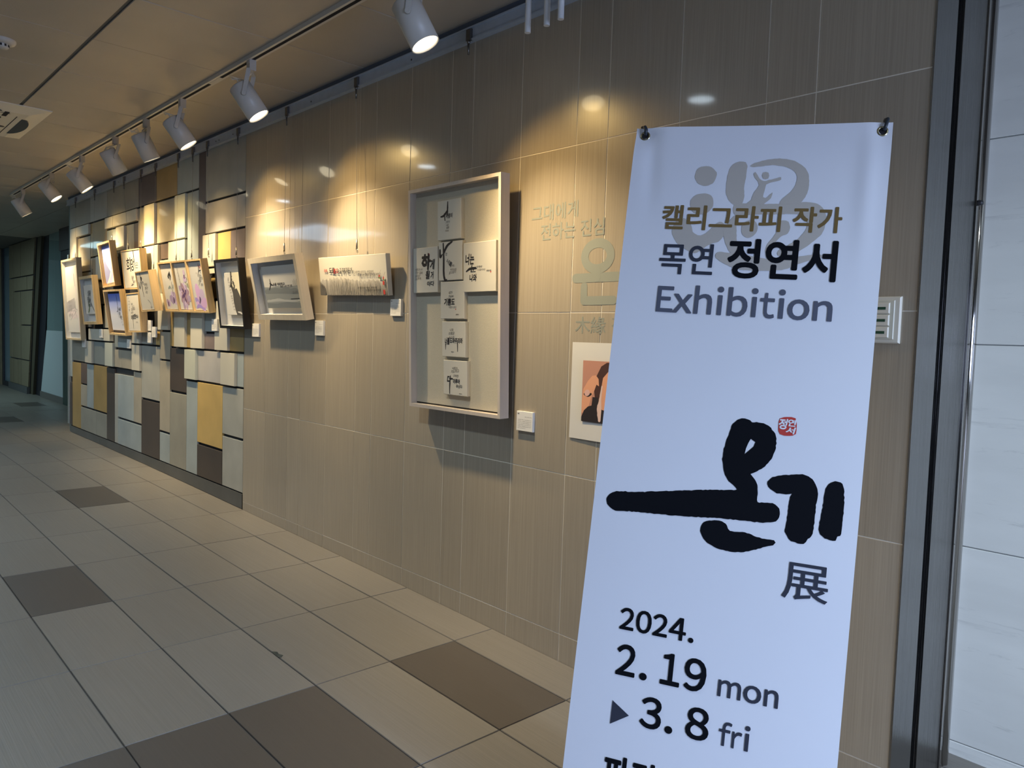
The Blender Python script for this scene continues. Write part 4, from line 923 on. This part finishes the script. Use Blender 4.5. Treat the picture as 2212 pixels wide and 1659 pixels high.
a.brush([(.012, .098, .004), (.028, .094, .005), (.042, .10, .004)], m_jack, 'photograph'); a.brush([(.022, .102, .011), (.026, .104, .011)], mat('rose_watch_print', (.70, .42, .36), .5), 'photograph')
a.brush([(.085, .01, .006), (.083, .05, .010), (.086, .085, .005), (.092, .13, .003)], mat('pale_sleeve_print', (.74, .52, .44), .6), 'photograph')
a.brush([(.118, .128, .003), (.128, .130, .003)], m_hair, 'photograph'); a.brush([(.15, .128, .003), (.158, .127, .003)], m_hair, 'photograph'); a.brush([(.135, .082, .003), (.15, .083, .003)], mat('lip_print', (.55, .08, .07), .6), 'photograph')
a.done(r)
sw = empty('switch_plate', Matrix.Translation((-.905, -.001, 1.249))); tag(sw, 'cream wall switch plate with three rocker switches beside the banner', 'light switch')
t = MB(); t.bbox(0, .152, -.009, 0, 0, .120, .003); t.build('plate', m_whitep, sw)
t = MB(); t.bbox(.012, .138, -.012, -.008, .010, .110, .0015); t.build('rocker_bed', mat('cream_plastic', (.62, .60, .50), .4), sw)
for row in range(3):
    for col in range(2):
        x0 = .075+.0 if col else .018; t = MB(); t.bbox(x0+.005, x0+.052, -.0165, -.011, .014+row*.031, .042+row*.031, .002); o = t.build('rocker_switch', m_whitep, sw)
        t = MB(); t.box(x0+.016, x0+.043, -.0172, -.0160, .024+row*.031, .031+row*.031); t.build('indicator_window', mat('green_indicator', (.02, .07, .04), .3), o)

# ------------------------------------------------------------------ banner on its stand
BO = Vector((-1.2583, -.4712, 1.7851)); yaw, lean, rol = .4801, .1622, -.0413
rt = Vector((math.cos(yaw), math.sin(yaw), 0)); bk = Vector((-math.sin(yaw), math.cos(yaw), 0)); up = Vector((0, 0, 1))*math.cos(lean)+bk*math.sin(lean)
bx = rt*math.cos(rol)+up*math.sin(rol); bz = -rt*math.sin(rol)+up*math.cos(rol); by = bz.cross(bx)
Mb = Matrix((bx, by, bz)).transposed().to_4x4(); Mb.translation = BO+bz*0
BW, BH = .60, 1.785
root = empty('banner_stand', Mb); tag(root, 'tall white exhibition banner with black brush lettering, standing in front', 'banner')
def bend(u, v):
    """how far the cloth stands behind its flat plane (pulled corners, slack top edge, shallow fold)"""
    f = math.exp(-((u-.012)**2+(v+.012)**2)/.0012); g = math.exp(-((u-.588)**2+(v+.012)**2)/.0010)
    fold = .0045*math.exp(-((u-.045-.05*(-v))/.018)**2)*math.exp(-((v+.10)/.10)**2)
    foldr = .004*math.exp(-((u-.555)/.02)**2)*math.exp(-((v+.15)/.16)**2)
    return .012*f+.006*g + fold - foldr + .006*math.sin(math.pi*u/BW)*math.exp(v/.5) + .0015*math.sin(v*5+u*3)
t = MB(); nx, nz = 60, 120
for j in range(nz+1):
    v = -BH*(j/nz)**1.25
    for i in range(nx+1):
        u = BW*i/nx; t.v.append((u, bend(u, v), v))
for j in range(nz):
    for i in range(nx): a0 = j*(nx+1)+i; t.f.append((a0, a0+nx+1, a0+nx+2, a0+1)); t.sm.append(True)
m_ban = mat('white_banner_fabric', (.74, .765, .83), .62, vary=.012, scale=3); m_ban.node_tree.nodes['Principled BSDF'].inputs['Specular IOR Level'].default_value = .3
cloth = t.build('banner_cloth', m_ban, root)
def bmesh_print(mb, name, m, off):
    mb.v = [(x, bend(x, z)-off+y_, z) for x, y_, z in mb.v]; return mb.build(name, m, root)
m_bblack = mat('black_print', (.004, .005, .008), .8, spec=.1); m_bgrey = mat('charcoal_print', (.040, .045, .065), .8, spec=.1); m_bgold = mat('bronze_print', (.185, .125, .050), .8, spec=.1); m_bpale = mat('pale_beige_print', (.47, .44, .40), .55); m_bmid = mat('slate_print', (.100, .110, .150), .8, spec=.1)
# pixel frame of each study crop -> banner coordinates
def hom(src, dst):
    A = []; 
    for (x, y), (u, v) in zip(src, dst): A += [[x, y, 1, 0, 0, 0, -u*x, -u*y, u], [0, 0, 0, x, y, 1, -v*x, -v*y, v]]
    n = 8
    for i in range(n):
        p = max(range(i, n), key=lambda r_: abs(A[r_][i])); A[i], A[p] = A[p], A[i]
        for k in range(n):
            if k != i:
                f_ = A[k][i]/A[i][i]; A[k] = [a_-f_*b_ for a_, b_ in zip(A[k], A[i])]
    h_ = [A[i][8]/A[i][i] for i in range(n)]
    return lambda x, y: ((h_[0]*x+h_[1]*y+h_[2])/(h_[6]*x+h_[7]*y+1), (h_[3]*x+h_[4]*y+h_[5])/(h_[6]*x+h_[7]*y+1))
hA = hom([(0, 0), (2212, 0), (0, 1609), (2212, 1609)], [(-.0803, -.7135), (.6202, -.6453), (-.0143, -1.2575), (.6577, -1.1289)])
hB = hom([(0, 0), (2143, 0), (0, 1659), (2143, 1659)], [(-.0474, .0441), (.6267, .0235), (.0191, -.5394), (.6651, -.4947)])
def outline(pts, H_, rough=.0009):
    P = [H_(x, y) for x, y in pts]; Q = []
    for i in range(len(P)):
        a = P[i]; b = P[(i+1) % len(P)]; L_ = math.hypot(b[0]-a[0], b[1]-a[1]); n = max(1, int(L_/.005)); p0 = P[i-1]; p3 = P[(i+2) % len(P)]
        for k in range(n):
            q = k/n; c = [.5*((2*a[j])+(-p0[j]+b[j])*q+(2*p0[j]-5*a[j]+4*b[j]-p3[j])*q*q+(-p0[j]+3*a[j]-3*b[j]+p3[j])*q**3) for j in (0, 1)]
            Q.append((c[0]+random.uniform(-rough, rough), c[1]+random.uniform(-rough, rough)))
    return Q
t = MB()
flatpoly(t, outline([(232, 735), (245, 705), (275, 682), (330, 673), (450, 680), (560, 676), (700, 672), (850, 667), (1000, 664), (1100, 665), (1180, 660), (1150, 630), (1110, 585), (1085, 535), (1075, 460), (1078, 400), (1095, 330), (1120, 270), (1135, 220), (1150, 185), (1185, 155), (1215, 145), (1260, 152), (1290, 172), (1340, 175), (1390, 187), (1425, 215), (1455, 260), (1465, 310), (1460, 360), (1440, 420), (1405, 470), (1370, 505), (1325, 530), (1280, 550), (1310, 585), (1327, 630), (1332, 680), (1327, 750), (1380, 757), (1440, 762), (1475, 785), (1492, 820), (1488, 860), (1460, 890), (1400, 902), (1340, 900), (1200, 885), (1050, 870), (900, 862), (750, 852), (600, 840), (500, 828), (400, 820), (300, 813), (265, 795), (240, 765)], hA), 0, [[hA(x, y) for x, y in [(1280, 295), (1313, 318), (1300, 350), (1265, 380), (1235, 405), (1245, 365), (1262, 325)]]])
flatpoly(t, outline([(915, 960), (918, 925), (940, 900), (980, 887), (1050, 884), (1085, 900), (1110, 925), (1128, 962), (1200, 968), (1270, 982), (1340, 1010), (1400, 1022), (1450, 1028), (1460, 1045), (1440, 1065), (1380, 1078), (1300, 1100), (1210, 1117), (1130, 1110), (1050, 1092), (980, 1060), (935, 1015)], hA), 0)
flatpoly(t, outline([(1400, 620), (1410, 590), (1440, 572), (1500, 560), (1570, 555), (1630, 550), (1680, 560), (1725, 590), (1755, 640), (1765, 690), (1755, 760), (1745, 860), (1735, 940), (1720, 1000), (1690, 1020), (1680, 1045), (1640, 1058), (1600, 1045), (1570, 1035), (1540, 1000), (1527, 970), (1540, 880), (1550, 800), (1565, 720), (1575, 692), (1530, 697), (1470, 688), (1420, 660)], hA), 0)
flatpoly(t, outline([(1805, 760), (1812, 700), (1830, 640), (1860, 610), (1890, 603), (1930, 612), (1950, 640), (1957, 720), (1955, 800), (1945, 900), (1930, 995), (1905, 1005), (1895, 1032), (1850, 1028), (1800, 1005), (1772, 965), (1778, 900), (1790, 840)], hA), 0)
bmesh_print(t, 'brush_lettering', m_bblack, .0008)
t = MB(); flatpoly(t, outline([(1482, 170), (1490, 148), (1520, 138), (1575, 137), (1603, 145), (1612, 165), (1612, 230), (1607, 260), (1585, 272), (1520, 272), (1490, 262), (1480, 240)], hA, .0003), 0); bmesh_print(t, 'red_seal', m_red, .0008)
t = MB(); x0, z0 = hA(1490, 215); text(t, '정', .4135, -.7375, .020, .025, 0, .035, .15); text(t, '연', .4335, -.7290, .019, .017, 0, .035, .15); text(t, '서', .4300, -.7465, .022, .016, 0, .035, .15); bmesh_print(t, 'seal_lettering', m_ban, .0014)
t = MB()
for pts in ([(556, 482), (575, 430), (620, 408), (680, 415), (718, 455), (712, 500), (690, 535), (640, 556), (590, 545), (565, 515)],
            [(520, 690), (535, 650), (575, 620), (630, 612), (680, 630), (695, 670), (685, 720), (650, 755), (590, 770), (540, 750)],
            [(385, 900), (400, 850), (440, 800), (480, 800), (530, 850), (540, 900), (580, 925), (620, 920), (660, 890), (700, 850), (740, 825), (770, 835), (780, 860), (770, 930), (730, 975), (690, 985), (640, 1010), (560, 1060), (500, 1040), (440, 1000), (400, 950)],
            [(800, 480), (815, 430), (840, 395), (890, 372), (935, 375), (948, 400), (940, 470), (925, 560), (925, 640), (905, 690), (860, 700), (815, 670), (792, 620), (790, 560)],
            [(970, 405), (1000, 385), (1060, 365), (1120, 352), (1190, 348), (1260, 355), (1320, 375), (1370, 410), (1400, 450), (1410, 500), (1405, 580), (1380, 640), (1345, 680), (1300, 700), (1240, 705), (1190, 690), (1210, 650), (1260, 610), (1300, 560), (1320, 500), (1305, 450), (1260, 420), (1190, 402), (1120, 398), (1050, 408), (985, 413)],
            [(1058, 476), (1066, 455), (1085, 448), (1105, 455), (1112, 476), (1104, 498), (1085, 506), (1066, 498)],
            [(995, 460), (1010, 448), (1025, 470), (1040, 500), (1075, 518), (1110, 510), (1150, 500), (1200, 488), (1203, 505), (1170, 520), (1120, 530), (1090, 542), (1080, 580), (1066, 640), (1085, 645), (1115, 622), (1138, 605), (1125, 645), (1095, 672), (1070, 690), (1000, 690), (940, 690), (975, 660), (990, 620), (1008, 590), (1035, 548), (1028, 520), (1005, 495)],
            [(850, 700), (940, 685), (1070, 690), (1200, 688), (1300, 680), (1400, 675), (1470, 690), (1510, 720), (1535, 770), (1530, 850), (1500, 920), (1430, 980), (1360, 1030), (1300, 1062), (1240, 1080), (1175, 1075), (1180, 1040), (1250, 1000), (1330, 950), (1385, 880), (1395, 820), (1370, 775), (1300, 765), (1150, 768), (1000, 770), (862, 775)],
            [(905, 880), (915, 840), (950, 815), (1000, 815), (1025, 850), (1020, 895), (990, 930), (950, 945), (915, 925)],
            [(1180, 830), (1215, 812), (1255, 825), (1268, 870), (1250, 910), (1200, 935), (1160, 975), (1120, 1010), (1100, 1050), (1080, 1045), (1100, 990), (1140, 940), (1170, 890)],
            [(770, 900), (800, 840), (860, 775), (868, 860), (868, 960), (880, 1060), (830, 1062), (790, 1000)],
            [(710, 1080), (730, 1050), (800, 1055), (900, 1065), (1050, 1095), (1150, 1105), (1300, 1090), (1400, 1075), (1500, 1070), (1510, 1085), (1440, 1110), (1330, 1140), (1250, 1175), (1150, 1190), (1000, 1190), (880, 1180), (800, 1150), (730, 1110)]):
    _k = globals().get('_k', 0)+1; flatpoly(t, outline(pts, hB, .0005), _k*2.5e-5)
bmesh_print(t, 'pale_brush_emblem', m_bpale, .0006)
def line(body, u0, v0, u1, v1, m, bold, off=.0014, name='lettering', space=1.):
    q = MB(); text(q, body, u0, v0, u1-u0, v1-v0, 0, bold, 0, 0, space); q.v = [(x, bend(x, z)-off+y, z) for x, y, z in q.v]; return q.build(name, m, root)
line('캘리그라피', .0920, -.2690, .3750, -.2055, m_bgold, .024); line('작가', .4010, -.2690, .5095, -.2055, m_bgold, .024)
line('목연', .0965, -.3825, .2275, -.3035, m_bgrey, .016); line('정연서', .2600, -.3860, .5070, -.2870, m_bblack, .030)
def spell(chars, m, bold, off=.0014, name='lettering'):
    """single characters (full-width forms) set one by one: (char, left, right, bottom, top)"""
    q = MB()
    for ch, a, c, z0, z1 in chars: text(q, ch, a, z0, c-a, z1-z0, 0, bold)
    q.v = [(x, bend(x, z)-off+y, z) for x, y, z in q.v]; return q.build(name, m, root)
B_ = -.4790; XH = -.4310
spell([('Ｅ', .1012, .1420, B_, -.4135), ('ｘ', .1412, .1885, B_, XH), ('ｈ', .1925, .2350, B_, -.4080), ('ｉ', .2460, .2605, B_, -.4080), ('ｂ', .2715, .3180, B_-.001, -.4080), ('ｉ', .3255, .3400, B_, -.4080),
       ('ｔ', .3460, .3800, B_-.001, -.4180), ('ｉ', .3870, .4015, B_, -.4080), ('ｏ', .4085, .4570, B_-.001, XH+.001), ('ｎ', .4645, .5065, B_, XH)], m_bmid, .020)
line('展', .4540, -1.1160, .5510, -1.0345, m_bgrey, .008)
spell([('２', .0975, .1320, -1.2555, -1.2035), ('０', .1365, .1735, -1.2560, -1.2030), ('２', .1765, .2115, -1.2555, -1.2035), ('４', .2150, .2545, -1.2555, -1.2035), ('．', .2605, .2730, -1.2560, -1.2440),
       ('２', .0995, .1465, -1.3615, -1.2885), ('．', .1575, .1755, -1.3625, -1.3455), ('１', .2060, .2510, -1.3615, -1.2885), ('９', .2595, .3100, -1.3625, -1.2880),
       ('３', .1690, .2190, -1.4680, -1.3960), ('．', .2285, .2465, -1.4685, -1.4515), ('８', .2745, .3270, -1.4680, -1.3955)], m_bblack, .022)
spell([('ｍ', .3375, .3885, -1.3605, -1.3225), ('ｏ', .3935, .4325, -1.3610, -1.3220), ('ｎ', .4385, .4690, -1.3605, -1.3225),
       ('ｆ', .3495, .3770, -1.4665, -1.4130), ('ｒ', .3785, .4000, -1.4665, -1.4290), ('ｉ', .4050, .4165, -1.4665, -1.4110)], m_bgrey, .018)
q = MB(); q.add([(.1015, 0, -1.4773), (.1439, 0, -1.4491), (.1017, 0, -1.4227)], [(0, 1, 2)]); bmesh_print(q, 'arrow', m_bgrey, .0014)
line('파란', .0975, -1.6350, .2260, -1.5450, m_bblack, .028)
m_brass = mat('brass_eyelet', (.42, .38, .25), .25, 1.)
for u, v in ((.0235, -.0210), (.5785, -.0215)):
    y = bend(u, v)-.001; q = MB(); Mq = Matrix.Translation((u, y, v)) @ Matrix.Rotation(math.pi/2, 4, 'X')
    q.lathe([(.0075, .0), (.0085, .0022), (.0110, .0024), (.0128, .0004)], 28, Mq); q.build('eyelet', m_brass, root)
    q = MB(); q.lathe([(0, .0004), (.0076, .0004)], 20, Mq); q.build('eyelet_hole', m_black, root)
    q = MB(); s_ = 1 if u > .3 else -1
    if s_ > 0: q.tube([(u+.003, y-.003, v+.001), (u+.006, y-.008, v+.012), (u+.009, y+.001, v+.030), (u+.008, y+.018, v+.034)], [.0045, .004, .0045, .007], 8)
    else: q.tube([(u+.001, y-.004, v+.001), (u+.002, y-.010, v+.013), (u-.003, y-.002, v+.024), (u-.010, y+.012, v+.026)], [.0045, .005, .0045, .0055], 8)
    q.build('hook', mat('dark_rubber_hook', (.02, .028, .040), .4), root)
# X shaped rods and foot behind the cloth
hub = (.30, .045, -1.02)
q = MB(); q.lathe([(0, -.03), (.02, -.03), (.02, .03), (0, .03)], 14, Matrix.Translation(hub) @ Matrix.Rotation(math.pi/2, 4, 'X')); q.build('hub', m_black, root)
for e in ((.012, .018, .008), (.588, .014, .008), (.015, .012, -1.765), (.585, .012, -1.765)):
    q = MB(); q.tube([hub, tuple((a_+b_)/2+(.006 if k_ == 1 else 0) for k_, (a_, b_) in enumerate(zip(hub, e))), e], .0045, 8); q.build('rod', m_black, root)
inv = Mb.inverted(); foot = inv @ Vector((BO+bx*.3+by*.60-bz*1.0).to_tuple()[:2]+(0,)); fw_ = BO+bx*.3+by*.42-bz*1.55; fw_.z = floor_z(fw_.x, fw_.y)+.006; fl_ = inv @ fw_
q = MB(); q.tube([hub, tuple(fl_)], .006, 8); q.tube([tuple(fl_), tuple(fl_+(inv.to_3x3() @ Vector((0, 0, -.005))))], .010, 8); q.build('rear_leg', m_black, root)
q = MB(); cx_, cy_ = -2.57, Y0-2*TY
q.v = [(cx_+a_, cy_+b_, floor_z(cx_+a_, cy_+b_)+.0012) for a_, b_ in ((-.035, .002), (-.02, .016), (.0, .012), (.02, .020), (.036, .004), (.01, -.004), (-.015, .001))]; q.f = [tuple(reversed(range(7)))]; q.sm = [False]
q.build('chip', mat('chipped_stone', (.05, .055, .045), .9, vary=.5, scale=60), floor)
_CO.use_fake_user = False; bpy.data.objects.remove(_CO); bpy.data.curves.remove(_CU)
